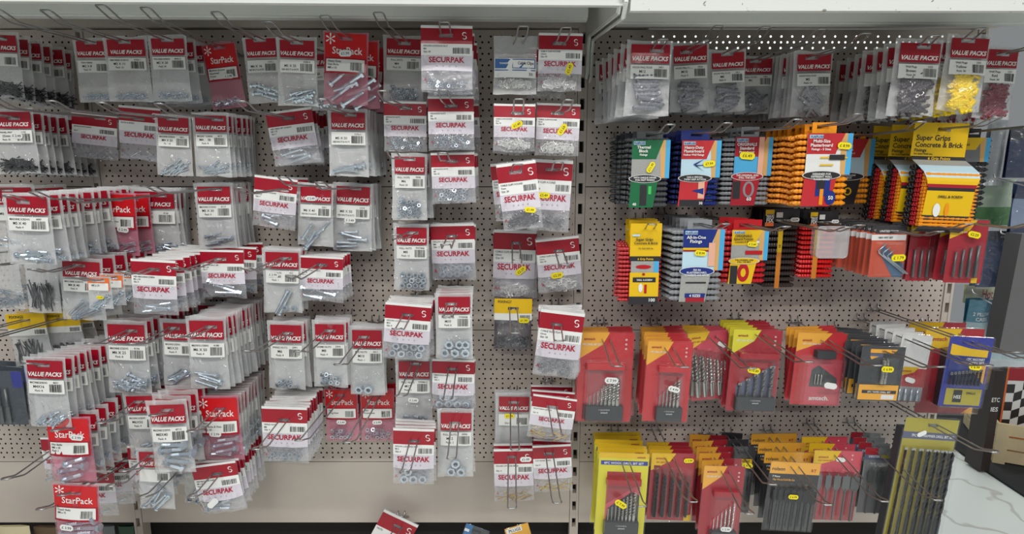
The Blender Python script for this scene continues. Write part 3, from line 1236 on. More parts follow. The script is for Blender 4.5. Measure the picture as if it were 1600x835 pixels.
B('c', s, 776, 252, 839, 358, -7, (806, 268), (812, 275, LH), 1, .14, 'dclips:4:34:28', 'black cable clips', ('CABLE CLIPS ROUND', '7mm', 'Qty: 20'), (.72, .72, -12, 'y', '£1.99'))
B('c', s, 829, 248, 895, 360, 3, (862, 264), (873, 255, LH), 1, .14, 'gclips:3.6:30:32', 'grey cable clips', ('CABLE CLIPS ROUND', '8mm', 'Qty: 10'), (.35, .5, 0, 'y', '£2.49'))
# fourth row
B('d', 'plain', -28, 384, 26, 482, 0, (4, 394), ('t', .2, LH), 2, .08, 'screws:40:1.2:30:40', 'loose screws', (), None, cat='bag')
B('d', 'plain', 36, 398, 88, 488, 2, (62, 406), ('t', .22, LH), 3, .06, 'pins:60:1.4:30:60', 'long grey screws', (), None, cat='bag')
B('d', v, 91, 402, 160, 499, 3, (124, 414), (50, 431, LH), 5, .05, 'bolts:40:1.8:9:-35', 'M4 x 40 screws', ('MACHINE SCREWS', 'M4 X 40', 'Pack: 4', ''))
B('d', s, 205, 404, 276, 491, 3, (241, 420), (192, 437, LH), 8, .05, 'bolts:48:2.2:3:0', 'long machine screws', ('HEX MACHINE SCREW', 'M5 x 50', 'Qty: 2'))
B('d', s, 313, 389, 382, 464, 1, (345, 404), (272, 430, LH), 2, .06, 'bolts:50:3:3:2', 'roofing bolts', ('ROOFING BOLT ZP', 'M6 x 60', 'Qty: 2'))
B('d', v, 409, 388, 470, 488, 2, (447, 403), (383, 420, LH), 2, .12, 'long:60:3', 'long bolts and nuts', ('HEX BOLTS', 'M8 X 80', 'Pack: 1', '352'), (.3, .40, -3, 'w', '£ 2.99'))
B('d', s, 468, 399, 537, 471, 3, (503, 413), (453, 440, LH), 4, .08, 'bolts:36:3:3:4', 'hex set screws', ('HEX HEAD SET SCREWS', 'M8 x 40', 'Qty: 2'))
B('d', v, 614, 349, 670, 453, 1, (645, 363), (616, 367, LH), 3, .08, 'ring:5.8:12', 'M8 full nuts', ('FULL NUTS', 'M8', 'Pack: 12', '9997808'))
B('d', s, 673, 348, 742, 436, -1, (706, 368), (696, 388, LH), 3, .14, 'ring:7:11', 'M8 locking nuts', ('NYLON LOCKING NUT', 'M8', 'Qty: 12'))
B('d', s, 771, 358, 838, 466, 2, (806, 379), (808, 408, LH), 3, .16, 'wrings:5.6:22:24', 'white ring clips', ('CABLE CLIPS ROUND', '10mm', 'Qty: 20'), (.66, .58, 40, 'y', '£2.29'))
B('d', s, 838, 370, 906, 455, -6, (873, 391), (884, 414, LH), 3, .16, 'wrings:6:18:18', 'big white clips', ('CABLE CLIPS ROUND', '12mm', 'Qty: 20'), (.42, .68, 3, 'y', '£2.39'))
# fifth row
B('e', 'yellowtop', 10, 487, 72, 570, -3, (40, 500), ('t', .1, LH), 2, .04, 'pins:55:1.5:26:50', 'grey nails', (), None, cat='screw bag')
B('e', 'yellowtop', 70, 486, 126, 560, -3, (98, 498), ('t', .08, LH), 1, .04, 'pins:30:1.5:50:44', 'dark screws', (), None, cat='screw bag')
B('e', v, 36, 556, 102, 666, 2, (68, 570), (38, 568, LH), 15, .03, 'bolts:18:1.7:14:-35', 'M4 x 16 bolts', ('MACHINE SCREWS', 'M4X16', 'Pack: 8', '4651'))
B('e', v, 162, 500, 230, 614, 2, (206, 516), (137, 539, LH), 8, .03, 'bolts:24:2.6:14:10', 'M6 x 25 screws', ('MACHINE SCREWS', 'M6 X 25', 'Pack: 8', '4146'))
B('e', v, 250, 498, 306, 602, 2, (272, 512), (205, 547, LH), 1, .05, 'bolts:30:2:10:-30', 'M5 x 30 bolts', ('MACHINE SCREWS', 'M5X30', 'Pack: 4'))
B('e', v, 290, 494, 353, 607, 1, (330, 510), (275, 526, LH), 12, .03, 'bolts:42:2.6:4:3', 'M6 x 50 bolts', ('MACHINE SCREWS', 'M6 X 50', 'Pack: 4', '4180'))
B('e', v, 417, 501, 475, 608, 2, (450, 520), (383, 549, LH), 3, .1, 'nuts:4.6:8', 'wing nuts', ('WING NUTS', 'M6', 'Pack: 4', '2991'))
B('e', v, 487, 500, 541, 604, 1, (516, 516), (464, 550, LH), 3, .1, 'nuts:5:10', 'dome nuts', ('DOME NUTS', 'M8', 'Pack: 4', '2994'))
B('e', v, 545, 509, 600, 617, 1, (569, 526), (528, 571, LH), 3, .1, 'ring:9:2', 'one M10 eye nut', ('EYE NUTS', 'M10', 'Pack: 1', '3011'))
B('e', s, 601, 473, 674, 561, 5, (637, 491), (619, 515, LH), 5, .12, 'ring:7.8:8', 'eight locking nuts', ('NYLON LOCKING NUT', 'M10', 'Qty: 8'))
B('e', v, 679, 457, 738, 560, 0, (705, 474), (698, 495, LH), 3, .12, 'ring:9:6', 'M10 full nuts', ('FULL NUTS', 'M10', 'Pack: 6', '9998908'))
B('e', 'yellowtop', 772, 464, 832, 545, 1, (802, 481), (805, 521, LH), 1, .16, 'dclips:4.4:40:26', 'black cable clips', (), (.78, .43, 0, 'y', '£1.99'), cat='cable clip bag')
B('e', s, 842, 484, 912, 588, 7, (870, 506), (874, 533, LH), 6, .13, 'gclips:5:26:34', 'grey flat clips', ('CABLE CLIPS FLAT', '10mm', 'Qty: 20'))
# sixth row
B('f', st, 72, 650, 142, 752, 1, (108, 668), (86, 685, LH), 8, .06, 'bolts:34:4:4:-12', 'thick bolts', ('Hex Bolts', 'M8 x 35', 'Pack 3'), (.7, .3, -5, 'w', '£ 3.99'), rear=v)
B('f', v, 192, 612, 252, 716, -1, (218, 627), (156, 673, LH), 6, .06, 'bolts:42:2.8:4:-25', 'M6X50 bolts', ('MACHINE SCREWS', 'M6X50', 'Pack: 4'))
B('f', v, 228, 625, 293, 738, -2, (262, 640), (240, 661, LH), 8, .08, 'bolts:38:4.2:5:8', 'thick M8X40 bolts', ('MACHINE SCREWS', 'M8X40', 'Pack: 4', '4712'))
B('f', st, 308, 618, 374, 718, -1, (345, 638), (298, 685, LH), 10, .06, 'bolts:40:3.8:4:3', 'M8 bolts and nuts', ('7037', 'Hex Bolts & Nuts', 'M8 x 50'), (.42, .56, -5, 'w', '£ 2.99'), rear=v)
B('f', s, 409, 634, 481, 722, 2, (445, 655), (400, 706, LH), 9, .08, 'nuts:5.2:12', 'wing nut', ('WING NUT', 'M6', 'Qty: 4'))
B('f', st, 506, 606, 559, 688, 0, (532, 617), (466, 689, LH), 1, .04, 'nuts:4.6:14', 'small dome nuts', ('7052', 'Wing Nuts', ''), (.5, .62, -3, 'w', '£ 2.49'))
B('f', st, 562, 606, 616, 688, 0, (589, 617), (542, 692, LH), 1, .04, 'nuts:5:14', 'loose dome nuts', ('7053', 'Dome Nuts', ''), (.5, .62, 2, 'w', '£ 2.99'))
B('f', v, 617, 558, 675, 662, 1, (650, 568), (624, 620, LH), 2, .12, 'ring:8:3', 'M12 full nuts', ('FULL NUTS', 'M12', 'Pack: 3', '9998812'), (.5, .62, -4, 'w', '£ 2.49'))
B('f', s, 675, 560, 742, 639, 2, (707, 576), (698, 625, LH), 5, .14, 'ring:8.4:6', 'six hexagon nuts', ('HEXAGON NUTS', 'M12', 'Qty: 6'))
B('f', v, 774, 614, 830, 706, 1, (803, 628), (805, 704, LH), 4, .05, 'brass:24:1:16:12', 'picture pins', ('', '', 'Qty: 8', ''), (.4, .37, 0, 'y', '£1.99'))
B('f', s, 830, 618, 900, 686, 8, (863, 635), (873, 682, LH), 2, .1, 'brass:40:1.3:14:10', 'brass screws', ('ESCUTCHEON SCREWS', '', 'Qty: 10'))
# lowest row
B('g', s, 66, 682, 118, 752, 0, (84, 705), (10, 773, LH), 1, .05, 'screws:30:1.4:14:12', 'coach screws', ('COACH SCREWS', '', ''))
B('g', st, 82, 755, 155, 850, 3, (118, 770), (92, 775, LH), 0, .1, 'bolts:56:4:5:-8', 'large coach bolts', ('Coach Bolts', 'M8 x 75', ''), (.36, .66, -6, 'w', '£ 3.99'))
B('g', s, 104, 733, 180, 805, 1, (150, 747), ('t', .2, LH), 2, .1, 'screws:30:1.4:14:12', 'roofing screws', ('ROOFING SCREWS', '', ''))
B('g', s, 200, 695, 272, 772, 0, (238, 712), (172, 767, LH), 3, .1, 'bolts:50:2.8:5:2', 'long grey bolts', ('CARRIAGE BOLT', 'M6', 'Qty: 4'))
B('g', v, 212, 700, 268, 794, 2, (240, 712), ('t', .26, LH), 0, .1, 'bolts:40:2.6:7:-45', 'slanted screws', ('', '', ''))
B('g', v, 283, 690, 336, 785, 2, (306, 702), (222, 786, LH), 1, .1, 'bolts:40:2.6:6:-45', 'M6 x 60 bolts', ('', 'M6', ''))
B('g', s, 301, 722, 373, 800, -8, (340, 739), (299, 782, LH), 9, .1, 'bolts:44:3.8:3:-4', 'hex machine screws', ('HEX MACHINE SCREW', 'M8 x 60', 'Qty: 2'), (.38, .72, 35, 'w', ' '))
B('g', s, 614, 668, 679, 756, 2, (647, 688), (631, 740, LH), 3, .14, 'ring:8.6:4', 'four large locking nuts', ('NYLON LOCKING NUT', 'M12', 'Qty: 4'))
B('g', v, 683, 638, 740, 745, 1, (711, 660), (705, 718, LH), 2, .12, 'ring:9.5:3', 'three M12 nuts', ('FULL NUTS', 'M12', 'Pack: 3', '9999'))
B('g', s, 771, 700, 834, 782, -1, (800, 713), (800, 795, LH), 2, .05, 'brass:36:1.4:14:16', 'square brass hooks', ('SQUARE CUP HOOK BRASS', '', 'Qty: 4'), (.8, .2, 0, 'w', '£1.99'))
B('g', s, 832, 694, 893, 768, -3, (858, 708), (871, 787, LH), 2, .05, 'brass:38:1.4:12:16', 'round brass hooks', ('CUP HOOK BRASS', '', 'Qty: 4'))
# right bay, top row: wall plugs
B('a', v, 979, 62, 1051, 179, 1, (1026, 79), (1040, 66, RH), 5, .08, 'gplugs:50:5:8:70:.1', 'grey M12 wall plugs', ('NYLON WALL PLUGS', 'M12', 'Pack: 5', '5451'), bay='right')
B('a', v, 1046, 64, 1108, 174, -3, (1072, 81), (1124, 43, RH), 2, .08, 'gplugs:42:4.6:10:54:.5', 'grey M10 wall plugs', ('NYLON WALL PLUGS', 'M10', 'Pack: 5', '7924'), bay='right')
B('a', v, 1106, 76, 1166, 174, -3, (1136, 84), (1198, 42, RH), 2, .05, 'gplugs:36:4:12:48:.4', 'grey M8 wall plugs', ('NYLON WALL PLUGS', 'M8', 'Pack: 8', '5411'), bay='right')
B('a', v, 1152, 86, 1210, 178, -1, (1180, 95), (1284, 60, RH), 1, .03, 'gplugs:28:3.4:14:44:.9', 'grey M6 wall plugs', ('WALL PLUGS', 'M6', '', '5404'), bay='right')
B('a', v, 1240, 78, 1302, 181, -1, (1268, 90), (1354, 67, RH), 9, .02, 'pplugs:28:3.2:36:54:1.2', 'pale M5 wall plugs', ('NYLON WALL PLUGS', 'M5', 'Pack: 10', ''), bay='right')
B('a', v, 1399, 60, 1474, 180, 2, (1443, 73), (1456, 62, RH), 6, .06, 'bplugs:30:4:80:62:1.2', 'dark brown wall plugs', ('Wall Plugs', 'Brown', 'Pack: 50', '1325'), bay='right')
B('a', v, 1480, 52, 1549, 173, 2, (1512, 63), (1525, 54, RH), 5, .08, 'yplugs:30:3.6:90:62:1.3', 'bright yellow wall plugs', ('Wall Plugs', 'Yellow', 'Pack: 50', '1291'), bay='right')
B('a', v, 1535, 70, 1594, 184, 2, (1566, 84), (1640, 62, RH), 5, .04, 'rplugs:28:3.4:80:58:1', 'burgundy wall plugs', ('Wall Plugs', 'Red', 'Pack: 50', '1321'), bay='right')
# the small orange pack clipped over the bags in the fourth row
B('d', 'orange', 135, 431, 173, 482, 2, (154, 437), ('t', .3, LH), 2, .22, 'bolts:26:1.6:6:-40', 'hex key bolts', (), (.6, .62, -3, 'y', '£ 1.79'), cat='mini hardware bag')
# ---------------------------------------------------------------- carded packs
YEL = mat('yellow_card', (232, 188, 14), .45)
AMB = mat('amber_card', (240, 172, 50), .45, coat=.3)
LIME = mat('lime_yellow_card', (222, 212, 40), .45, coat=.3)
REDC = mat('red_card', (196, 40, 48), .45, coat=.3)
DRED = mat('deep_red_card', (166, 18, 38), .45, coat=.3)
PINKR = mat('rose_card', (206, 66, 84), .45, coat=.3)
BLKC = mat('black_card', (40, 38, 42), .45, coat=.3)
CHAR = mat('charcoal_plastic', (62, 64, 68), .5)
GRYC = mat('grey_card', (120, 122, 124), .5)
BLUC = mat('royal_blue_card', (44, 52, 150), .45, coat=.3)
NAVY = mat('navy_card', (24, 46, 128), .45)
SKY = mat('sky_blue_card', (78, 172, 222), .45)
PALE = mat('pale_blue_card', (192, 222, 236), .45)
GREEN = mat('green_card', (18, 104, 62), .45)
OLIVE = mat('olive_card', (172, 160, 52), .45, coat=.3)
WHT = mat('white_card', (232, 232, 230), .45)
WOODC = mat('timber_print', (214, 168, 104), .5)
CONC = mat('concrete_print', (160, 160, 156), .6, var=.12, bscale=400)
SALM = mat('brick_print', (232, 176, 150), .5)
LAV = mat('slate_blue_print', (92, 96, 124), .5)


class Norm:
    """normalised pack coordinates (0..1 across, 0..1 down) to local metres"""
    def __init__(s, L, R, T, B):
        s.L, s.w, s.T, s.h = L, R - L, T, T - B

    def x(s, u):
        return s.L + s.w * u

    def z(s, v):
        return s.T - s.h * v


def flat(mb, N, pts, y, m):
    V = [(N.x(u), y, N.z(v_)) for u, v_ in pts]
    a = sum(V[i][0] * V[(i + 1) % len(V)][2] - V[(i + 1) % len(V)][0] * V[i][2] for i in range(len(V)))
    if a < 0:
        V = V[::-1]
    mb.add((V, [tuple(range(len(V)))]), None, m)


def rect(u0, v0, u1, v1):
    return [(u0, v0), (u1, v0), (u1, v1), (u0, v1)]


def ell(cu, cv, ru, rv, n=20):
    return [(cu + ru * math.cos(2 * math.pi * i / n), cv + rv * math.sin(2 * math.pi * i / n)) for i in range(n)]


def pack(spec, L, R, T, B, name='drill_bit_pack', seed=0):
    root = empty(name, (0, 0, 0))
    N = Norm(L, R, T, B)
    w, h = N.w, N.h
    th = spec.get('depth', .012)
    # backing card with a euro slot cut through it
    mb = MB()
    base = spec['base']
    sl = (-.0115, .0115, -.0035, .0035)
    r = .004
    cr = spec.get('card', (0.0, 0.0, 1.0, 1.0))
    cx0, cx1, cz0, cz1 = N.x(cr[0]), N.x(cr[2]), N.z(cr[3]), N.z(cr[1])
    patch(mb, cx0, cx1, cz0, cz1, lambda a, b: 0.0, base, 3, 6, sl if cz1 > .004 else None)
    patch(mb, cx1, cx0, cz0, cz1, lambda a, b: .0007, GRYC if spec.get('greyback') else base, 3, 6, None)
    lay = 0
    for m, pts in spec.get('print', []):
        lay += 1
        flat(mb, N, pts, -.00022 * lay, m)
    for t in spec.get('text', []):
        sx, u, v_, hh, m = t[:5]
        mw = t[5] * w if len(t) > 5 else None
        put_text(mb, sx, N.x(u), N.z(v_), hh * h, lambda a, b: -.00022 * (lay + 1.5), m, mw, .02, rot=math.radians(t[6]) if len(t) > 6 else 0)
    kid('backing_card', mb.mesh('backing_card'), root)
    y0 = -.00022 * (lay + 3)
    if spec.get('tray'):
        tb_ = MB()
        tb_.box(cx0 - .003, cx1 + .003, .0012, spec['tray'], cz0 - .003, -.012, CHAR)
        kid('plastic_tray', tb_.mesh('plastic_tray'), root)
    # items inside
    meshes = {}
    for it in spec.get('items', []):
        typ, u, va, vb, wid, m = it[:6]
        l = h * (vb - va)
        key = (typ, round(l, 4), wid, m.name)
        if key not in meshes:
            b = MB()
            if typ == 'twist':
                b.add(bit_geo(l, wid * w / 2), None, m)
                nm = 'drill_bit'
            elif typ == 'masonry':
                b.add(bit_geo(l, wid * w / 2, 4.0, 18), None, m)
                tip = wid * w * .62
                b.add(box_geo(-tip, tip, -.0012, .0012, l / 2 - .006, l / 2), None, M_BIT)
                nm = 'masonry_bit'
            elif typ == 'spade':
                b.add(spade_geo(l, wid * w), None, m)
                nm = 'spade_bit'
            elif typ == 'rod':
                b.add(tube_geo([(0, 0, -l / 2), (0, 0, l / 2)], wid * w / 2, 8), None, m, True)
                b.add(tube_geo([(0, 0, -l / 2), (0, 0, -l * .02)], wid * w * .68, 6), None, m)
                nm = 'driver_bit'
            elif typ == 'hexkey':
                b.add(tube_geo([(-l * .25, 0, l * .5), (-l * .5, 0, l * .28), (-l * .46, 0, l * .2), (l * .45, 0, -l * .5)], wid * w / 2, 6), None, m, True)
                nm = 'hex_key'
            meshes[key] = (nm, b.mesh(nm))
        nm, me = meshes[key]
        o = kid(nm, me, root)
        o.location = (N.x(u), y0 - wid * w / 2 - (it[6] if len(it) > 6 else .001), N.z((va + vb) / 2))
    # a plastic case within the blister
    for c in spec.get('case', []):
        u0, v0, u1, v1, zb, zt, m, nm = c
        b = MB()
        b.box(N.x(u0), N.x(u1), y0 - zt, y0 - zb, N.z(v1), N.z(v0), m)
        for t in spec.get('casetext', []) if nm == 'case_base' else []:
            put_text(b, t[0], N.x(t[1]), N.z(t[2]), t[3] * h, lambda a, b_: y0 - zt - .0004, t[4], t[5] * w, .01)
        kid(nm, b.mesh(nm), root)
    # clear blister
    for (u0, v0, u1, v1) in spec.get('blister', []):
        b = MB()
        X0, X1, Z0, Z1 = N.x(u0), N.x(u1), N.z(v1), N.z(v0)
        e = min(.005, (X1 - X0) * .12)
        yb, yt = y0, -th
        V = [(X0, yb, Z0), (X1, yb, Z0), (X1, yb, Z1), (X0, yb, Z1), (X0 + e, yt, Z0 + e), (X1 - e, yt, Z0 + e), (X1 - e, yt, Z1 - e), (X0 + e, yt, Z1 - e)]
        F = [(4, 5, 6, 7), (0, 1, 5, 4), (1, 2, 6, 5), (2, 3, 7, 6), (3, 0, 4, 7)]
        b.add((V, F), None, F_SHELL)
        kid('clear_blister', b.mesh('clear_blister'), root)
    if spec.get('sleeve', True):
        b = MB()
        x0, x1, z0, z1 = N.x(-.015), N.x(1.015), N.z(1.015), N.z(-.012)
        patch(b, x0, x1, z0, z1, lambda a, b_: y0 + .0001, F_SHELL, 3, 6, sl if z1 > .004 else None)
        g = tube_geo([(x0, y0, z0 + .004), (x0 + .004, y0, z0), (x1 - .004, y0, z0), (x1, y0, z0 + .004), (x1, y0, z1 - .006), (x1 - .006, y0, z1), (x0 + .006, y0, z1), (x0, y0, z1 - .006)], .0006, 4, True)
        b.add(g, None, F_SHELL)
        kid('clear_cover', b.mesh('clear_cover'), root)
    for p in spec.get('stick', []):
        add_sticker(root, N.x(p[0]), N.z(p[1]), (p[5] if len(p) > 5 else .26) * w, math.radians(p[2]), p[3] == 'y', p[4], -th - .0006 if p[1] > .2 and spec.get('blister') else y0 - .0006)
    return root, th


def K(row, spec, x0, y0, x1, y1, rot, slot, hook, n, tb, look, short, name='drill_bit_pack', cat='drill bit pack', yaw=0.0, t=None):
    sx, sy = slot
    hx, hy, Lh = hook
    if t is None:
        t = solve_t(sx, sy, hx, hy, Lh)
    S = P(sx, sy, t)
    l, r = P(x0, sy, t).x - S.x, P(x1, sy, t).x - S.x
    tp, bt = P(sx, y0, t).z - S.z, P(sx, y1, t).z - S.z
    global SEED
    SEED += 1
    root, th = pack(spec, l, r, tp, bt, name, SEED)
    stack_on_hook(root, row, 'right', look, short, S, t, rot, n, min(tb, t), th, (hx, hy, Lh), cat, name.replace('_', ' ') + 's on the right bay', SEED, yaw)
    return root


def corner(m, a=.56, b=.3):
    return [(m, [(0, 0), (a, 0), (a * .78, b * .45), (0, b)])]


def bits(n, u0, u1, v0, v1, vb, w0, w1, m, typ='twist'):
    out = []
    for i in range(n):
        f = i / max(1, n - 1)
        out.append((typ, u0 + (u1 - u0) * f, v0 + (v1 - v0) * f, vb, w0 + (w1 - w0) * f, m))
    return out


def case_spec(cor, base, nb, w0, w1, price, v0=.38, typ='twist', m=None, cu=(.16, .84), top=.36, word='amtech'):
    a, b = cu
    return dict(base=base, depth=.019, print=corner(cor) + [(DRED, rect(a + .02, v0 + .02, b - .02, .8)), (LAV if typ == 'masonry' else PINKR, [(a + .02, .8), (a + .02, v0 + .36), (b - .02, v0 + .08), (b - .02, .8)])],
                text=[(word, .2, .07, .028, DRED, .26), ('10PC DRILL BIT SET', .24, .13, .02, WHT, .34), ('o', .86, .07, .03, WHT), ('o', .86, .12, .03, WHT), ('o', .86, .17, .03, WHT)],
                items=bits(nb, a + .08, b - .1, v0 + .32, v0 + .1, .86, w0, w1, m or M_BIT, typ),
                case=[(a, .80, b, .965, 0, .013, CHAR, 'case_base'), (a, v0 - .05, b, v0 + .02, 0, .010, base, 'case_top')],
                casetext=[('amtech', (a + b) / 2, .87, .018, WHT, .3), ('1 1.5 2 3 4 5 6', (a + b) / 2, .84, .014, WHT, .5)],
                blister=[(a - .03, v0 - .08, b + .03, .98)], stick=[price])


def tall_bits(cor, base, nb, w0, w1, m, price, typ='twist', v0=.42, v1=.52, vb=.92, word='amtech'):
    pr = corner(cor, .55, .26)
    for i in range(nb):
        f = i / (nb - 1)
        u = .14 + .72 * f
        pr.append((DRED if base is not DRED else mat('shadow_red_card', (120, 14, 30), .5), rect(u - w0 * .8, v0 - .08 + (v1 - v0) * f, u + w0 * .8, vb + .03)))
    pr.append((YEL, [(1, .9), (1, 1), (.84, 1), (.84, .93)]))
    return dict(base=base, depth=.012, print=pr, text=[(word, .2, .07, .03, DRED, .3), ('5PC BIT SET', .25, .13, .022, DRED, .36)],
                items=bits(nb, .14, .86, v0, v1, vb, w0, w1, m, typ), blister=[(.06 + .72 * i / (nb - 1), v0 - .06, .06 + .72 * i / (nb - 1) + .15, vb + .03) for i in range(nb)], stick=[price] if price else [])


# third row right part
J6 = dict(base=mat('orange_red_card', (206, 84, 56), .45), depth=.012, card=(.02, .12, 1, 1), print=[(WHT, rect(.0, .16, .98, .27)), (BLKC, rect(.1, .0, .98, .14)), (mat('steel_blue_print', (74, 104, 136), .5), [(.35, .35), (.98, .75), (.98, 1), (.7, 1), (.3, .55)])],
          text=[('UNITED TOOLS', .5, .09, .04, WHT, .7), ('HEX KEY SET', .4, .215, .035, BLKC, .5)],
          items=[('hexkey', .62 + .07 * i, .34 + .06 * i, .92, .045 - .004 * i, M_ZINC, .001 + .003 * i) for i in range(3)], blister=[(.1, .3, .97, .97)], stick=[(.72, .6, 2, 'y', '£ 1.79', .4)])
K('c', J6, 1363, 353, 1418, 432, 0, (1398, 361), (1468, 383, .34), 10, .05, 'orange hex key card in clear blister', 'hex key card', 'hex_key_pack', 'hex key pack', t=.22)
J7 = dict(base=DRED, depth=.012, print=[(YEL, [(0, 0), (.72, 0), (.55, .17), (0, .24)])], text=[('amtech', .26, .1, .035, DRED, .4), ('NUT DRIVERS', .26, .16, .022, WHT, .4)],
          items=[('rod', .22 + .29 * i, .48, .93, .085, M_GREYBIT) for i in range(3)], blister=[(.1 + .29 * i, .42, .34 + .29 * i, .95) for i in range(3)], stick=[(.74, .17, 0, 'w', '£3.49', .38)])
K('c', J7, 1425, 343, 1463, 438, 0, (1446, 349), (1472, 378, .34), 8, .05, 'red card with three grey nut drivers', 'nut driver card', 'nut_driver_pack', 'nut driver pack', t=.2)
J8 = dict(base=DRED, depth=.012, print=[(YEL, [(0, 0), (.68, 0), (.5, .17), (0, .3)]), (YEL, rect(.74, .92, .9, 1))], text=[('amtech', .2, .13, .03, DRED, .3), ('4PC DRIVER BITS', .25, .19, .022, WHT, .4)],
          items=[('rod', .2 + .19 * i, .5 - .035 * i, .9, .05 + .008 * i, M_GREYBIT) for i in range(4)], blister=[(.13 + .19 * i, .44 - .035 * i, .28 + .19 * i, .93) for i in range(4)], stick=[(.52, .22, -12, 'y', '£2.29', .34)])
K('c', J8, 1487, 343, 1546, 441, 1, (1516, 349), (1640, 376, .38), 8, .05, 'red card with four long driver bits', 'driver bit card', 'driver_bit_pack', 'driver bit pack', t=.25)
# fifth and sixth rows of the right bay (fourth hanging row)
K('d', case_spec(AMB, REDC, 8, .03, .08, (.6, .5, -3, 'w', '£ 7.99', .24)), 904, 519, 991, 658, 1, (947, 531), (966, 573, .36), 5, .1, 'red card, clear case of silver drill bits, amber corner', 'amber-cornered drill case card')
K('d', case_spec(AMB, REDC, 6, .035, .08, (.6, .55, -14, 'w', '£ 4.99', .26), .34, cu=(.26, .84)), 1012, 533, 1083, 658, 2, (1045, 544), (1070, 580, .36), 7, .08, 'red card with narrow six-bit case', 'narrow drill case card')
K('d', tall_bits(YEL, PINKR, 5, .10, .06, M_BIT, (.82, .2, -35, 'w', ' ', .22), v0=.3, v1=.42, vb=.93), 1075, 517, 1138, 623, -6, (1112, 526), (1176, 578, .36), 7, .06, 'tilted pink-red card with five bare silver bits', 'five bit card')
K('d', case_spec(LIME, DRED, 5, .05, .085, (.42, .46, -10, 'y', '£10.49', .26), .32, 'masonry', M_GREYBIT, (.14, .94)), 1146, 515, 1223, 642, 2, (1186, 523), (1265, 566, .38), 4, .06, 'dark red card with masonry bits, lime corner', 'masonry bit card', 'masonry_bit_pack', 'masonry bit pack')
K5 = dict(base=REDC, depth=.022, print=corner(AMB, .7, .26) + [(PINKR, [(.28, .36), (.98, .36), (.98, .99), (.28, .99)]), (CHAR, [(.34, .74), (.37, .5), (.5, .44), (.9, .62), (.92, .75)])], text=[('amtech', .2, .1, .03, DRED, .3), ('10PC HSS DRILL SET', .3, .15, .02, WHT, .4), ('amtech.', .58, .9, .06, WHT, .56)],
          items=bits(3, .44, .56, .56, .56, .7, .03, .04, M_BIT), case=[(.36, .22, .74, .32, 0, .017, CHAR, 'case_latch')], blister=[(.06, .3, .98, .985)], stick=[(.68, .68, -8, 'w', ' ', .26)])
K('d', K5, 1246, 520, 1323, 632, 2, (1289, 532), (1372, 577, .36), 3, .1, 'red card with grey case and large white lettering', 'grey drill case card')
K6 = dict(base=CHAR, depth=.012, print=[(AMB, [(.2, .05), (.82, .05), (.74, .12), (.2, .12)]), (LAV, rect(.2, .13, .5, .2)), (AMB, [(.2, .18), (.4, .18), (.24, .24)]), (AMB, rect(.04, .70, .96, .98)), (BLKC, rect(.12, .8, .92, .86)), (WHT, rect(.58, .88, .88, .96))],
          text=[('5PC TAPER DRILL SET', .52, .83, .03, WHT, .7), ('HSS', .5, .085, .03, BLKC, .2)],
          items=[('twist', .50 + .07 * (i % 2), .22 + .22 * (i // 2), .46 + .2 * (i // 2), .08, M_BIT) for i in range(4)], blister=[(.3, .2, .85, .68)], stick=[(.56, .38, -3, 'y', '£ 6.99', .28)])
K('d', K6, 1347, 541, 1415, 626, 2, (1388, 549), (1472, 574, .38), 9, .05, 'charcoal pack with amber bottom band', 'charcoal drill pack')
K7 = dict(base=mat('clear_grey_card', (176, 176, 180), .4), depth=.01, print=[(WHT, rect(0, 0, 1, .5)), (REDC, [(.3, .5), (1, .5), (1, .78), (.1, .78), (.14, .6)]), (YEL, [(.24, .48), (.75, .48), (.6, .56), (.2, .62)])], text=[('amtech', .36, .54, .03, DRED, .3)],
          items=[('rod', .2 + .2 * i, .8, .98, .08, M_ZINC) for i in range(4)], blister=[(.05, .1, .95, .98)], stick=[(.42, .66, -15, 'w', ' ', .34)])
K('d', K7, 1409, 522, 1457, 625, 4, (1420, 530), (1545, 590, .38), 4, .06, 'white and red card of screwdriver bits', 'white bit card', 'driver_bit_pack', 'driver bit pack', t=.17)
K8 = dict(base=DRED, depth=.03, print=[(YEL, [(0, 0), (.62, 0), (.5, .2), (0, .26)]), (AMB, [(1, .9), (1, 1), (.8, 1)])], text=[('amtech', .24, .12, .045, DRED, .34)],
          case=[(.3, .22, .9, .88, 0, .022, BLKC, 'bit_case')], blister=[(.2, .2, .96, .97)])
K('d', K8, 1446, 513, 1538, 645, 1, (1492, 522), (1590, 560, .36), 1, .05, 'large red card holding a black bit case', 'large red card', 'bit_set_pack', 'bit set pack', t=.12)
K9 = dict(base=BLUC, depth=.02, print=[(YEL, [(.06, .1), (.5, .16), (.92, .18), (.92, .28), (.06, .26)]), (NAVY, rect(.04, .28, .96, .68)), (OLIVE, rect(.12, .74, .95, .98)), (AMB, [(.55, .42), (.93, .36), (.93, .66)]), (BLKC, rect(.3, .76, .5, .94))],
          text=[('17PC MASONRY', .66, .31, .035, WHT, .42), ('DRILL SET', .7, .36, .035, WHT, .34), ('HSS', .4, .86, .05, WHT, .16), ('DRILLS', .7, .8, .03, BLKC, .34)],
          items=bits(9, .14, .8, .5, .44, .68, .04, .05, M_BLACKMETAL, 'masonry'), blister=[(.06, .32, .94, .72)], stick=[(.5, .38, -4, 'y', '£ 6.99', .28)])
K('d', K9, 1484, 526, 1553, 634, 3, (1512, 534), (1640, 600, .38), 0, .05, 'royal blue pack of masonry drills', 'royal blue pack', 'masonry_bit_pack', 'masonry bit pack', t=.27)
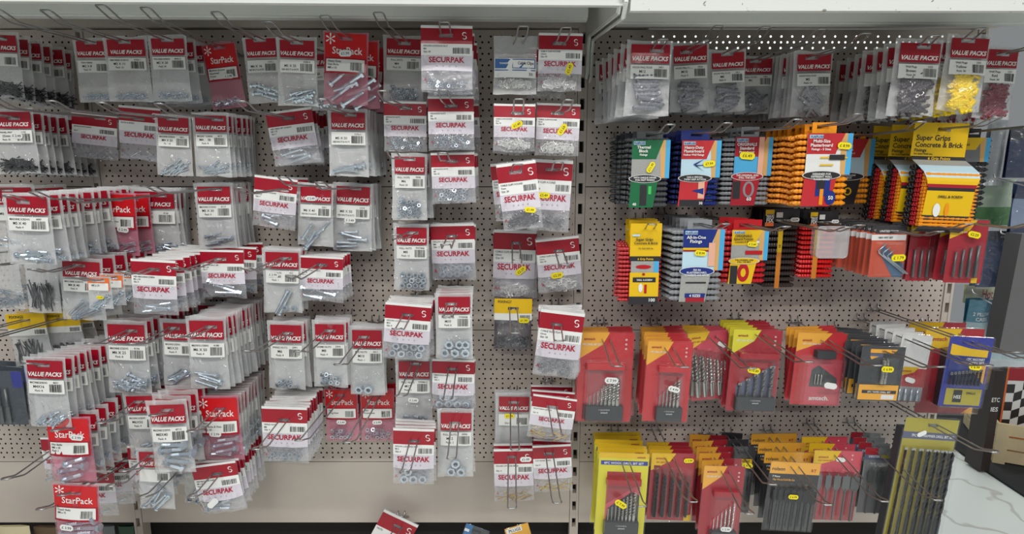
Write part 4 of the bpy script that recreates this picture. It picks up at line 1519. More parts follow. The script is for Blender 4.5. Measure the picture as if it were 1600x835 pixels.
# lowest row of the right bay
L1 = case_spec(DRED, DRED, 8, .03, .07, (.46, .56, -32, 'y', '£ 7.99', .26), .34, cu=(.16, .86))
L1 = dict(L1, base=LIME, print=[(YEL, rect(0, 0, 1, .06)), (BLUC, rect(.04, .09, .98, .14)), (DRED, rect(.18, .22, .86, .86)), (PINKR, [(.18, .86), (.18, .62), (.86, .36), (.86, .86)]), (BLKC, [(.2, .86), (.24, .66), (.7, .46), (.86, .5), (.86, .86)])], text=[('8PC WOOD DRILL BIT SET', .5, .115, .026, WHT, .8), ('amtech', .84, .04, .022, DRED, .2)])
K('e', L1, 936, 708, 1014, 836, 2, (977, 722), (1004, 792, .38), 5, .06, 'yellow card with red and black drill case', 'yellow drill case card')
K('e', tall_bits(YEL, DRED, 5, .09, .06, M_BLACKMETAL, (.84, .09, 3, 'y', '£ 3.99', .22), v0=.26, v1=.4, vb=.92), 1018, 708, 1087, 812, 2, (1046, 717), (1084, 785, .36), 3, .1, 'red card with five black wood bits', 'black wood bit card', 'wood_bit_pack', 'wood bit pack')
K('e', case_spec(AMB, DRED, 6, .03, .06, (.6, .74, -3, 'w', '£ 5.99', .26), .34, cu=(.26, .9)), 1100, 728, 1164, 850, 2, (1133, 737), (1172, 812, .38), 5, .04, 'small red card, black case, amber corner', 'small drill case card')
LX = dict(base=BLKC, depth=.012, print=[(YEL, rect(.1, .18, .9, .25)), (DRED, rect(.1, .32, .5, .62))], text=[('WOOD BIT', .5, .215, .03, BLKC, .6)], items=bits(4, .3, .8, .4, .4, .9, .08, .08, M_BLACKMETAL), blister=[(.1, .3, .9, .95)], stick=[(.6, .24, -8, 'y', '£ 4.99', .5)])
K('e', LX, 1146, 698, 1180, 800, 2, (1160, 706), (1196, 760, .36), 2, .04, 'narrow black card of wood bits', 'narrow black card', 'wood_bit_pack', 'wood bit pack', t=.14)
L5 = dict(base=BLKC, depth=.013, print=[(AMB, rect(0, 0, 1, .17))], text=[('rolson', .17, .10, .05, BLKC, .26), ('7 Piece', .14, .21, .025, WHT, .2), ('Flat Wood Drill Bit Set', .3, .255, .028, AMB, .44), ('RT', .88, .11, .04, DRED, .1)],
          items=[('spade', .12 + .125 * i, .34, .97, .07 + .012 * i, M_BLACKMETAL) for i in range(7)], blister=[(.05, .3, .96, .985)], stick=[(.48, .46, -2, 'y', '£ 6.99', .2)])
K('e', L5, 1204, 722, 1282, 828, 3, (1242, 730), (1240, 791, .38), 3, .05, 'black card with amber top and seven flat bits', 'amber-topped flat bit card', 'flat_bit_pack', 'flat bit pack', t=.2)
L6 = dict(base=DRED, depth=.013, print=[(PINKR, rect(0, 0, 1, .3)), (YEL, [(0, 0), (.56, 0), (.44, .14), (0, .22)])], text=[('amtech', .2, .09, .032, DRED, .26), ('FLAT WOOD BITS', .25, .14, .02, DRED, .3), ('o', .8, .05, .03, WHT), ('o', .8, .11, .03, WHT)],
          items=[('spade', .14 + .18 * i, .28, .96, .10 + .02 * i, M_GREYBIT) for i in range(5)], blister=[(.05, .25, .97, .985)], stick=[(.56, .12, -5, 'w', ' ', .2)])
K('e', L6, 1272, 704, 1347, 812, 2, (1310, 712), (1327, 818, .38), 2, .1, 'red card with five grey flat bits', 'red flat bit card', 'flat_bit_pack', 'flat bit pack', t=.17)
L7 = dict(base=GRYC, depth=.013, print=[(DRED, rect(0, 0, .4, .1)), (LAV, rect(0, .1, 1, .18)), (OLIVE, rect(.5, .1, .9, .15))], text=[('DEXTER', .3, .125, .03, WHT, .5)],
          items=[('spade', .2 + .28 * i, .26, .97, .18 + .03 * i, M_GREYBIT) for i in range(3)], blister=[(.05, .22, .97, .985)], stick=[(.86, .3, 70, 'w', ' ', .26)])
K('e', L7, 1352, 700, 1402, 801, 2, (1377, 707), (1426, 811, .38), 3, .08, 'grey card with three flat bits', 'grey flat bit card', 'flat_bit_pack', 'flat bit pack', t=.16)
L8 = dict(base=OLIVE, depth=.022, tray=.022, greyback=True, print=[(LAV, rect(0, .1, 1, .15))], text=[('7PC SDS HAMMER DRILL BIT SET', .56, .125, .018, WHT, .8)],
          items=[('masonry', .08 + .14 * i, .21, .98, .045 + .011 * i, M_BLACKMETAL) for i in range(7)], blister=[(.01 + .14 * i, .19, .14 + .14 * i, .995) for i in range(7)], stick=[(.34, .11, 30, 'w', ' ', .18)])
K('e', L8, 1414, 654, 1498, 862, 4, (1458, 664), (1640, 770, .38), 0, .1, 'long olive card with seven hammer drill bits', 'long olive card', 'masonry_bit_pack', 'masonry bit pack', t=.23)

# ---------------------------------------------------------------- wall plug blocks
def plug_block(pm, rows, w, h, layers, pitchy, card, tabm, tabrect, name='wall_plug_pack', ring=False):
    """rows of moulded plugs either side of a printed card; origin at the slot of its tab.
    card: (u0, v0, u1, v1, prints, texts); the block spans L..R, T..B"""
    root = empty(name, (0, 0, 0))
    L, R, T, B = w[0], w[1], h[0], h[1]
    N = Norm(L, R, T, B)
    pitch = (T - B) / rows
    r = pitch * .40
    half = (R - L) / 2
    geo = {}
    for ly in range(layers):
        m = pm[min(ly, len(pm) - 1)]
        if m.name not in geo:
            b = MB()
            g = plug_geo(half * .96, r, 7, 5)
            b.add(g, Matrix.Translation((half / 2, 0, 0)), m)
            b.add(g, Matrix.Translation((-half / 2, 0, 0)) @ Matrix.Rotation(math.pi, 4, 'Z'), m)
            geo[m.name] = b.mesh('wall_plug')
        for i in range(rows):
            if ly > 0 and layers > 3 and False:
                continue
            o = kid('wall_plug', geo[m.name], root)
            o.location = ((L + R) / 2, .004 + ly * pitchy, B + pitch * (i + .5))
    cb = MB()
    u0, v0, u1, v1, prints, texts = card
    z1 = N.z(v0)
    lay = 0
    yc = .004 - r - .0012
    for m, pts in prints:
        lay += 1
        flat(cb, N, [(u0 + (u1 - u0) * a, v0 + (v1 - v0) * b_) for a, b_ in pts], yc - .00025 * lay, m)
    cw, chh = (u1 - u0) * N.w, (v1 - v0) * N.h
    for t in texts:
        put_text(cb, t[0], N.x(u0 + (u1 - u0) * t[1]), N.z(v0 + (v1 - v0) * t[2]), t[3] * chh, lambda a, b_: yc - .00025 * (lay + 2), t[4], t[5] * cw, .025, rot=math.radians(t[6]) if len(t) > 6 else 0)
    o = kid('printed_card', cb.mesh('printed_card'), root)
    if tabm is not YEL:
        o['front_only'] = True
    tb = MB()
    a0, a1, zt = tabrect
    patch(tb, a0, a1, T - .004, zt, lambda a, b_: yc + .0005, tabm, 3, 3, (-.012, .012, -.004, .004))
    patch(tb, a1, a0, T - .004, zt, lambda a, b_: yc + .0022, tabm, 3, 3, (-.012, .012, -.004, .004))
    kid('hanging_tab', tb.mesh('hanging_tab'), root)
    return root, yc - .00025 * (lay + 4), N


def W_(row, pm, px, rows, layers, card, tabm, tab, slot, hook, n, tb, look, short, t=None, price=None, rot=0.0, yaw=0.0, gap=None):
    """px: block edges in photo pixels x0 y0 x1 y1; tab: x0, x1, ytop"""
    sx, sy = slot
    hx, hy, Lh = hook
    if t is None:
        t = solve_t(sx, sy, hx, hy, Lh)
    S = P(sx, sy, t)
    l, r = P(px[0], sy, t).x - S.x, P(px[2], sy, t).x - S.x
    tp, bt = P(sx, px[1], t).z - S.z, P(sx, px[3], t).z - S.z
    root, yc, N = plug_block(pm, rows, (l, r), (tp, bt), layers, (tp - bt) / rows * .9, card, tabm, (P(tab[0], sy, t).x - S.x, P(tab[1], sy, t).x - S.x, P(sx, tab[2], t).z - S.z))
    if price:
        u0, v0, u1, v1 = card[:4]
        add_sticker(root, N.x(u0 + (u1 - u0) * price[0]), N.z(v0 + (v1 - v0) * price[1]), price[5] * N.w * (u1 - u0), math.radians(price[2]), price[3] == 'y', price[4], yc)
    global SEED
    SEED += 1
    stack_on_hook(root, row, 'right', look, short, S, t, rot, n, tb, 0, (hx, hy, Lh), 'wall plug pack', 'moulded wall plug packs', SEED, yaw, up=.002)
    return root


def plaspl(top, pic, ov, ovt, low, title, lows, img=None):
    pr = [(SKY, [(0, 0), (1, 0), (1, .56), (0, .56)]), (pic, [(0, 0), (.86, 0), (.86, .56), (0, .56)]), (WOODC, [(.72, 0), (.88, 0), (.88, .56), (.78, .56)]), (top, [(0, 0), (.82, 0), (.66, .24), (.64, .28), (0, .28)]),
          (low, [(0, .56), (.72, .56), (.60, 1), (-.04, 1)]), (PALE, rect(.04, .02, .34, .07))]
    pr += lows
    pr += [(WHT, ell(.36, .57, .43, .062)), (ov, ell(.36, .57, .41, .055))]
    tx = [('PLASPLUGS', .19, .045, .03, NAVY, .28)]
    for i, sx in enumerate(title):
        tx.append((sx, .30, .105 + .055 * i, .042 if i < 2 else .03, WHT if top not in (YEL,) else BLKC, .52))
    for i, sx in enumerate(ovt):
        tx.append((sx, .36, .553 + .036 * i, .026, WHT if ov is not YEL else BLKC, .6))
    return pr, tx


PG = mat('dark_grey_moulding', (70, 72, 76), .45)
PB = mat('deep_blue_moulding', (20, 38, 110), .4)
PGR = mat('light_grey_moulding', (138, 140, 144), .45)
PO = mat('orange_moulding', (240, 150, 22), .4)
PR = mat('red_moulding', (184, 20, 30), .4)
PR2 = mat('bright_red_moulding', (216, 22, 24), .35)
PBK = mat('black_moulding', (34, 32, 34), .4)
PBR = mat('dark_brown_moulding', (56, 44, 42), .4)

pr, tx = plaspl(GREEN, CONC, BLKC, ('WITH UNIQUE DRIVER', 'FOR FAST FIXING'), GREEN, ('Thermal', 'Block', 'Fixings'), [(BLKC, rect(.24, .66, .42, .97)), (mat('light_green_print', (70, 190, 90), .5), rect(.46, .68, .54, .8))])
W_('b', [PG], (985, 213, 1048, 323), 13, 2, (.05, .04, 1, 1, pr, tx + [('40', .1, .95, .04, WHT, .2)]), PG, (995, 1036, 204), (1018, 210), (1057, 213, RH), 4, .09, 'dark grey plug block with green card', 'dark grey plug block with green card', t=.235, price=(.5, .40, 60, 'y', '£11.99', .3))
pr, tx = plaspl(REDC, PALE, BLKC, ('HAS A SPECIAL', 'TWIN GRIP ACTION'), REDC, ('Heavy-Duty', 'Plasterboard', 'Hollow Wall Fixings'), [(BLKC, rect(.0, .9, .62, 1)), (SALM, rect(.46, .62, .62, .88)), (NAVY, [(.3, .76), (.6, .72), (.6, .82)]), (NAVY, [(.3, .36), (.6, .27), (.36, .37), (.9, .36), (.36, .385), (.6, .47)])])
W_('b', [PB], (1066, 215, 1128, 321), 12, 2, (0, .03, 1, 1, pr, tx + [('30', .54, .95, .04, WHT, .2)]), PB, (1064, 1108, 202), (1088, 209), (1150, 214, RH), 5, .06, 'deep blue plug block with red card', 'deep blue plug block', t=.2, price=(.7, .35, 5, 'y', '£7.99', .3))
pr, tx = plaspl(DRED, SKY, DRED, ('THE ORIGINAL AND', 'STILL THE BEST'), DRED, ('ORIGINALS', 'Standard', 'Plasterboard'), [(BLKC, rect(.0, .64, .2, .9)), (PGR, ell(.42, .76, .15, .12)), (DRED, ell(.42, .76, .09, .09)), (SALM, rect(.62, .0, .76, .56))])
W_('b', [PGR], (1130, 213, 1209, 320), 14, 2, (.25, 0, 1, 1, pr, tx + [('60', .44, .9, .05, WHT, .2)]), PGR, (1158, 1186, 197), (1170, 206), (1248, 187, RH), 3, .08, 'light grey plug block with red card', 'light grey plug block', t=.15, price=(.32, .27, -5, 'y', '£6.49', .4))
pr, tx = plaspl(REDC, WHT, BLKC, ('DESIGNED FOR', 'DIFFERENT WALL', 'THICKNESSES'), REDC, ('Multi-Size', 'Plasterboard', 'Fixings - 5 Sizes'), [(NAVY, rect(.26, .6, .58, .86)), (BLKC, rect(.28, .62, .46, .76)), (PO, rect(.36, .76, .44, .98)), (NAVY, ell(.6, .88, .12, .1)), (YEL, rect(.3, .32, .9, .34)), (BLKC, rect(.5, .29, .84, .36)), (YEL, rect(.3, .42, .6, .44))])
W_('b', [PO], (1248, 207, 1334, 321), 12, 2, (.17, 0, 1, 1, pr, tx + [('50', .6, .88, .05, WHT, .14)]), PO, (1269, 1307, 190), (1285, 197), (1353, 178, RH), 8, .07, 'bright orange plug block with red card', 'orange plug block', t=.235, price=(.8, .17, -5, 'y', '£ 8.99', .3))
pr, tx = plaspl(REDC, PALE, BLKC, ('FOR HOLLOW', 'WALLS'), BLKC, ('Spring', 'Toggle', 'Plasterboard'), [(YEL, ell(.4, .8, .1, .06)), (BLKC, ell(.4, .8, .06, .04))])
W_('b', [PO], (1300, 216, 1368, 318), 12, 1, (.1, 0, 1, 1, pr, tx), PO, (1320, 1352, 208), (1336, 213), (1420, 190, RH), 1, .03, 'half hidden plug pack with red and blue card', 'half hidden plug pack', t=.08)
pr, tx = plaspl(YEL, GRYC, YEL, ('FOR SOLID', 'WALLS'), BLKC, ('', 'ORIGINALS', ''), [(WHT, rect(.5, .18, .6, .22)), (DRED, rect(.54, .17, .56, .23))])
W_('b', [PBK], (1480, 214, 1554, 322), 12, 1, (.1, 0, .93, .62, pr[:6], tx), PBK, (1512, 1532, 200), (1522, 206), (1640, 180, .36), 2, .03, 'black plug block with grey card behind yellow ones', 'black plug block', t=.12)
# third row
SG = [(YEL, rect(0, 0, 1, .40)), (BLKC, rect(.0, .40, 1, .46)), (CONC, rect(.05, .46, .95, .60)), (SKY, rect(.78, .46, .95, .60)), (YEL, rect(.02, .60, .96, .9)), (BLKC, rect(0, .9, .96, 1)), (PR, ell(.45, .53, .25, .025)), (BLKC, rect(.12, .66, .86, .72)), (PR, rect(.5, .75, .58, .86)), (WHT, ell(.38, .79, .07, .055)), (PALE, rect(.06, .13, .3, .155)), (DRED, ell(.46, .62, .05, .015))]
SGT = [('Super Grips', .45, .19, .03, BLKC, .66), ('Concrete & Brick', .5, .235, .028, BLKC, .8), ('For Solid Wall Use', .5, .30, .016, BLKC, .6), ('6 Grip Points', .5, .43, .025, YEL, .7), ('DRILL & SCREW', .5, .69, .02, WHT, .5), ('100', .76, .94, .04, WHT, .2)]
W_('c', [PR], (968, 385, 1037, 471), 13, 2, (.25, -.42, .96, 1.04, SG, SGT), YEL, (990, 1032, 352), (1015, 357), (1012, 368, .26), 4, .10, 'dark red plug block with tall yellow card', 'dark red plug block', t=.215)
pr, tx = plaspl(NAVY, PALE, NAVY, ('FIX IN', 'PLASTERBOARD,', 'CONCRETE AND BRICK!'), CONC, ('All-in-One', 'Fixings', ''), [(YEL, rect(0, .25, .64, .28)), (DRED, rect(0, .28, .7, .3)), (NAVY, [(.1, .88), (.6, .88), (.58, .94), (.1, .94)]), (DRED, rect(.12, .94, .58, 1)), (BLKC, rect(.1, .72, .6, .74)), (SALM, rect(.62, .18, .78, .5))])
W_('c', [PGR], (1050, 357, 1133, 470), 12, 2, (.22, 0, 1, 1, pr, tx + [('4 SIZES', .34, .91, .035, WHT, .4)]), PGR, (1074, 1112, 342), (1091, 350), (1143, 359, RH), 6, .09, 'light grey plug block with navy card', 'navy-carded plug block', t=.215, price=(.42, .32, -5, 'y', '£ 8.99', .28))
pr, tx = plaspl(YEL, CONC, YEL, ('THE ORIGINAL AND', 'STILL THE BEST'), YEL, ('ORIGINALS', 'General Purpose', 'Concrete & Brick'), [(BLKC, rect(.0, .66, .2, 1)), (PR, ell(.36, .79, .16, .17)), (YEL, ell(.36, .79, .07, .08)), (PR, rect(.38, .38, .84, .45)), (WHT, rect(.66, .2, .74, .24))])
W_('c', [PR], (1130, 358, 1202, 442), 10, 2, (.2, 0, 1, 1, pr, tx), PR, (1146, 1190, 342), (1163, 351), (1236, 363, RH), 2, .12, 'red plug block with yellow card', 'yellow-carded red plug block', t=.18, price=(.55, .26, -5, 'y', '£ 5.49', .28))


def maxi(px, pm, hx, sticker, look, short, slot, hook, n, t, tb):
    pr = [(YEL, [(.38, .05), (.46, .03), (.46, .8), (.38, .98)])]
    pr = [(mat('amber_strip', (214, 130, 40), .5), rect(.36, .02, .5, 1.0)), (YEL, rect(.36, .02, .5, .4))]
    tx = [('7.0', .43, .3, .03, BLKC, .1, 90)]
    root = W_('c', [pm], px, 11, 2, (0, .05, 1, 1, pr, tx), BLKC, (hx[0], hx[1], hx[2]), slot, hook, n, tb, look, short, t=t)
    # header print
    S = P(slot[0], slot[1], t)
    x0, x1 = P(hx[0], slot[1], t).x - S.x, P(hx[1], slot[1], t).x - S.x
    z1 = P(slot[0], hx[2], t).z - S.z
    z0 = P(slot[0], px[1] + 2, t).z - S.z
    w, h = x1 - x0, z1 - z0
    mb = MB()
    yy = -.0085
    for m, (a, b, c, d), k in ((YEL, (.02, .05, .26, .4), 0), (BLKC, (.05, .3, .26, .75), 1), (mat('orange_card', (232, 112, 48), .45), (.02, .78, .26, 1.0), 0), (WHT, (.32, .2, .5, .5), 0)):
        flat(mb, Norm(x0, x1, z1, z0), rect(a, b, c, d), yy - .0003 * k, m)
    f = lambda a, b: yy - .0008
    put_text(mb, 'MAXI', x0 + w * .15, z1 - h * .42, h * .18, f, WHT, w * .2, .03)
    put_text(mb, 'FIX', x0 + w * .15, z1 - h * .65, h * .24, f, WHT, w * .2, .03)
    put_text(mb, 'WALL PLUGS', x0 + w * .52, z1 - h * .68, h * .15, f, WHT, w * .4, .01)
    kid('header_print', mb.mesh('header_print'), root)
    add_sticker(root, x0 + w * .84, z1 - h * .62, w * .24, 0, False, '£2.99', yy - .001)
    return root


maxi((1198, 350, 1250, 449), PBR, (1192, 1248, 325), None, 'dark brown plug block under black header', 'dark brown plug block', (1215, 345), (1326, 378, .34), 3, .09, .03)
maxi((1254, 352, 1310, 434), PR2, (1262, 1309, 329), None, 'bright red plug block under black header', 'bright red plug block', (1280, 346), (1320, 372, .30), 3, .10, .03)

# super grip blocks: yellow flap, curved sleeve wrapped over three colours of plugs
def super_grip(S, t, rot, n, tb, hook):
    root = empty('wall_plug_pack', (0, 0, 0))
    w = .112
    x0, x1 = -.062, .050
    sleeve = MB()
    z_f = -.058
    mk = lambda x, y, z: (x, y, z)
    # flap
    patch(sleeve, x0, x1, z_f, .014, lambda a, b: 0.0, YEL, 3, 3, (-.0135, .0135, -.004, .004))
    for i, (sx, hh, dz, mw) in enumerate((('Super Grips', .0115, -.018, .07), ('Concrete & Brick', .0105, -.033, .098), ('Fixings', .0065, -.045, .03), ('For Solid Wall Use', .0035, -.053, .045))):
        put_text(sleeve, sx, x0 + .007, dz, hh, lambda a, b: -.0006, BLKC, mw, .02, align='l')
    path = [(0, z_f), (-.006, z_f - .008), (-.028, z_f - .020), (-.052, z_f - .034), (-.061, z_f - .046), (-.063, z_f - .053), (-.0635, z_f - .060), (-.0635, z_f - .067), (-.063, z_f - .074), (-.059, z_f - .126), (-.050, z_f - .156), (-.036, z_f - .164), (-.01, z_f - .164)]
    cols = [BLKC, CONC, PALE, PALE, YEL, YEL, DRED, BLKC, YEL, BLKC, BLKC, GRYC]
    for i in range(len(path) - 1):
        (ya, za), (yb, zb) = path[i], path[i + 1]
        e = .010 * min(1, max(0, (i - 3) / 4))
        e2 = .010 * min(1, max(0, (i - 2) / 4))
        V = [(x0 + e2 * .6 + .002, yb, zb), (x1 - e2, yb, zb), (x1 - e, ya, za), (x0 + e * .6 + .002, ya, za)]
        sleeve.add((V, [(0, 1, 2, 3)]), None, cols[i])
    f = lambda a, b: -.0595 - .003
    put_text(sleeve, '6 Grip Points', -.006, z_f - .0045, .006, lambda a, b: -.0075, YEL, .07, .02)
    put_text(sleeve, 'DRILL & SCREW', -.006, z_f - .086, .0048, lambda a, b: -.0640, BLKC, .05, .03)
    flat(sleeve, Norm(-.045, .036, z_f - .096, z_f - .13), ell(.2, .55, .09, .42), -.0622, WHT)
    flat(sleeve, Norm(-.045, .036, z_f - .096, z_f - .13), ell(.45, .5, .05, .42), -.0622, PO)
    put_text(sleeve, '150', -.006, z_f - .147, .006, lambda a, b: -.0565, WHT, .03, .02)
    kid('card_sleeve', sleeve.mesh('card_sleeve'), root)
    for m, ys, r, xa, xb in ((PBK, (-.008, -.019), .0056, x0 + .002, x1 + .03), (PR, (-.030, -.039), .0044, x0 + .004, x1 + .008), (PO, (-.048, -.055), .0034, x0 + .006, x1 + .002)):
        g = plug_geo(xb - xa, r, 7, 8)
        ring = tube_geo([(r * .8 * math.cos(a), 0, r * .8 * math.sin(a)) for a in [math.radians(q) for q in range(0, 360, 60)]], r * .3, 4, True)
        b = MB()
        b.add(g, None, m)
        b.add(ring, Matrix.Translation((-(xb - xa) / 2, 0, 0)) @ Matrix.Rotation(math.pi / 2, 4, 'Z'), m)
        me = b.mesh('wall_plug')
        zt = z_f - .014 + ys[0] * .45
        zb2 = z_f - .15
        k = int((zt - zb2) / (r * 2.15))
        for y in ys:
            for i in range(k):
                o = kid('wall_plug', me, root)
                o.location = ((xa + xb) / 2, y, zb2 + r + (zt - zb2) * i / k)
    global SEED
    SEED += 1
    stack_on_hook(root, 'b', 'right', 'yellow sleeved block of black, red and orange plugs', 'yellow sleeved plug block', S, t, rot, n, tb, 0, hook, 'wall plug pack', 'moulded wall plug packs', SEED, -.10, up=.002)


super_grip(P(1476, 201, .21), .21, 2, 2, .07, (1560, 186, .34))
# ---------------------------------------------------------------- odds and ends on the hooks
def clear_box(px, py, t):
    root = empty('security_box', P(px, py, t))
    b = MB()
    a, d, r = .034, .026, .008
    pts = []
    for (cx, cz, s0) in ((a - r, a - r, 0), (-a + r, a - r, 90), (-a + r, -a + r, 180), (a - r, -a + r, 270)):
        for k in range(4):
            q = math.radians(s0 + 30 * k)
            pts.append((cx + r * math.cos(q), cz + r * math.sin(q)))
    m = film('frosted_box_plastic', (222, 222, 224), .34, .22, .1, 20, 1.5)
    V, F = prism(pts, 0, .002)
    b.add((V, F), None, m)
    inner = [(x * .9, z * .9) for x, z in pts]
    n_ = len(pts)
    V = [(x, 0, z) for x, z in pts] + [(x * .97, d, z * .97) for x, z in pts]
    b.add((V, [(i, (i + 1) % n_, (i + 1) % n_ + n_, i + n_) for i in range(n_)]), None, m, True)
    b.add(tube_geo([(x, 0, z) for x, z in pts], .0013, 5, True), None, m, True)
    kid('box_shell', b.mesh('box_shell'), root)
    h = MB()
    h.add(tube_geo([(0, -.0004, a * .72), (0, .004, a * .72)], .0016, 8), None, M_DARK)
    kid('pin_hole', h.mesh('pin_hole'), root)
    tag(root, 'frosted clear square plastic box on wire beside red plug block', 'plastic box')


clear_box(1301, 379, .26)

# bags whose tops show above the lower deck
B('g', s, 590, 806, 650, 900, 28, (622, 822), ('t', .05, .12), 0, .02, 'nuts:5:10', 'nuts hanging below the panel', ('NUTS', '', ''))
YB = dict(base=mat('bright_amber_card', (232, 168, 20), .5), depth=.01, print=[(WHT, rect(.05, .02, .7, .12))], text=[('PLUGS', .4, .07, .06, BLKC, .5)], blister=[(.05, .15, .95, .98)])
rt, _ = pack(YB, -.03, .03, .01, -.12, 'screw_pack', 3)
rt.location = P(808, 828, .2)
rt.rotation_euler = (0, math.radians(-14), .1)
tag(rt, 'amber pack leaning at the bottom edge below brass hooks', 'screw pack')
BB = dict(base=mat('mid_blue_card', (40, 110, 170), .5), depth=.01, print=[(CHAR, rect(.3, 0, 1, .3)), (WHT, rect(0, .1, .2, .16))], text=[], blister=[(.05, .15, .95, .98)])
rt, _ = pack(BB, -.03, .03, .01, -.12, 'screw_pack', 4)
rt.location = P(745, 830, .2)
rt.rotation_euler = (0, math.radians(18), -.1)
tag(rt, 'blue and black pack at the bottom edge left of amber pack', 'screw pack')

# lower deck
mb = MB()
mb.box(-2.3, XP[2] + .02, -.42, .04, .27, .30, M_STEEL)
mb.box(-2.3, XP[2] + .02, -.42, -.40, .06, .27, M_STEEL)
o = tag(mb.build('base_deck'), 'grey steel base deck under the lowest panels', 'shelf')


def deck_pack(px, py, t, w, h, m, label, rz=0.0, rx=0.0):
    p = P(px, py, t)
    b = MB()
    bt = p.z - .302
    rnd = random.Random(int(px))
    V, F = [], []
    nx, nz = 6, 8
    for side in (-1, 1):
        for i in range(nx + 1):
            for j in range(nz + 1):
                u, q = i / nx, j / nz
                th = .022 * (math.sin(math.pi * u) ** .5 if 0 < u < 1 else 0) * min(1, 1.15 - q) * min(1, q * 6 + .2)
                V.append((w * (u - .5), side * (th + .001) + .002 * rnd.random(), bt * q))
    k = (nx + 1) * (nz + 1)
    for s_ in (0, 1):
        for i in range(nx):
            for j in range(nz):
                a = s_ * k + i * (nz + 1) + j
                f = (a, a + nz + 1, a + nz + 2, a + 1)
                F.append(f if s_ == 0 else f[::-1])
    b.add((V, F), None, m, True)
    o = b.build('boxed_pack' if False else 'foil_bag')
    o.location = (p.x, p.y, .301)
    o.rotation_euler = (0, 0, rz)
    tag(o, label, 'bag')


deck_pack(20, 822, .12, .085, .2, mat('cream_foil', (206, 196, 160), .5, bump=.5, bscale=30), 'cream crinkled bag standing at the bottom left edge')
deck_pack(72, 823, .10, .07, .2, mat('brown_paper', (96, 78, 58), .7), 'brown bag standing beside the cream one at bottom left')
deck_pack(166, 822, .1, .042, .2, mat('grey_film_bag', (92, 96, 98), .4), 'dark grey bag standing at bottom behind pink bag')
deck_pack(196, 822, .1, .042, .2, mat('dark_green_bag', (20, 56, 36), .5), 'dark green bag at bottom beside the first upright')

# left: blue and clear pack in the fifth row
JB = dict(base=mat('smoke_card', (74, 82, 92), .5), depth=.02, print=[(BLUC, rect(.82, 0, 1, .3)), (PALE, rect(.2, .1, .5, .2))], text=[], items=[('rod', .2 + .13 * i, .3, .95, .05, M_GREYBIT) for i in range(5)], blister=[(.05, .2, .95, .97)])
rt, _ = pack(JB, -.075, .07, .02, -.12, 'bit_set_pack', 5)
stack_on_hook(rt, 'f', 'left', 'smoky pack with blue corner at left edge', 'smoky blue-cornered pack', P(-10, 592, .14), .14, 0, 2, .06, 0, (None, None, .36), 'bit set pack', 'smoky packs at the left edge', 3)

# ---------------------------------------------------------------- the shop beyond the right end
M_FLOOR = mat('white_marble_floor', (226, 232, 228), .22, var=.04, bscale=3)
nt = M_FLOOR.node_tree
wv = nt.nodes.new('ShaderNodeTexWave')
wv.inputs['Scale'].default_value = 1.1
wv.inputs['Distortion'].default_value = 14
wv.inputs['Detail'].default_value = 4
tc = nt.nodes.new('ShaderNodeTexCoord')
nt.links.new(tc.outputs['Object'], wv.inputs['Vector'])
rp = nt.nodes.new('ShaderNodeValToRGB')
rp.color_ramp.elements[0].position = 0.0
rp.color_ramp.elements[0].color = lin((196, 198, 194))
rp.color_ramp.elements[1].position = 0.012
rp.color_ramp.elements[1].color = lin((226, 234, 230))
nt.links.new(wv.outputs['Fac'], rp.inputs[0])
nt.links.new(rp.outputs[0], nt.nodes['Principled BSDF'].inputs['Base Color'])
mb = MB()
mb.box(-3.2, 4.2, -3.4, 4.0, -.05, 0, M_FLOOR)
tag(mb.build('floor'), kind='structure')
M_WALL = mat('pale_shop_wall', (222, 228, 228), .7)
mb = MB()
mb.box(-3.2, 4.2, 4.0, 4.05, 0, 3.0, M_WALL)
tag(mb.build('wall_back'), kind='structure')
M_MAT = mat('black_ribbed_mat', (36, 38, 40), .9, bump=1.0, bscale=90)


def G(px, py, y):
    p = P(px, py, -y)
    return p


def floor_pt(px, py, z=0.0):
    a = P(px, py, 0)
    d = a - CAM
    k = (z - CAM.z) / d.z
    return CAM + d * k


a1, a2, a3, a4 = floor_pt(1492, 700, .012), floor_pt(1545, 738, .012), floor_pt(1640, 800, .012), floor_pt(1680, 700, .012)
mb = MB()
pts = [a1, a2, a3, Vector((a3.x + 1.2, a3.y, .012)), Vector((a3.x + 1.2, 3.4, .012)), Vector((a1.x - .4, 3.4, .012))]
V = [(p.x, p.y, .012) for p in pts] + [(p.x, p.y, .001) for p in pts]
k = len(pts)
mb.add((V, [tuple(range(k)), tuple(range(2 * k - 1, k - 1, -1))] + [(i, i + k, (i + 1) % k + k, (i + 1) % k) for i in range(k)]), None, M_MAT)
o = mb.build('floor_mat')
tag(o, 'black ribbed floor mat beyond the right end of the shelving', 'mat')

# wooden crate with a chequered box in it
cw = floor_pt(1556, 740)
M_PINE = mat('pale_pine_wood', (206, 188, 150), .6, var=.1, bscale=12)
cy = max(1.25, cw.y)
cx = P(1552, 700, -cy).x
ztop = P(1552, 660, -cy).z
crate = empty('wooden_crate', (cx, cy, .013))
ztop -= .013
for i in range(3):
    b = MB()
    z0 = ztop * (i / 3) + .006
    b.box(0, .7, 0, .016, z0, z0 + ztop / 3 - .012, M_PINE)
    kid('slat', b.mesh('slat'), crate)
    b = MB()
    b.box(0, .016, .02, .5, z0, z0 + ztop / 3 - .012, M_PINE)
    kid('slat', b.mesh('slat'), crate)
for x, y in ((.0, -.016), (.66, -.016)):
    b = MB()
    b.box(x, x + .05, y, 0, 0, ztop, M_PINE)
    kid('corner_post', b.mesh('corner_post'), crate)
b = MB()
b.box(.02, .68, .02, .5, .02, .035, M_PINE)
kid('base_board', b.mesh('base_board'), crate)
crate.rotation_euler = (0, 0, -.45)
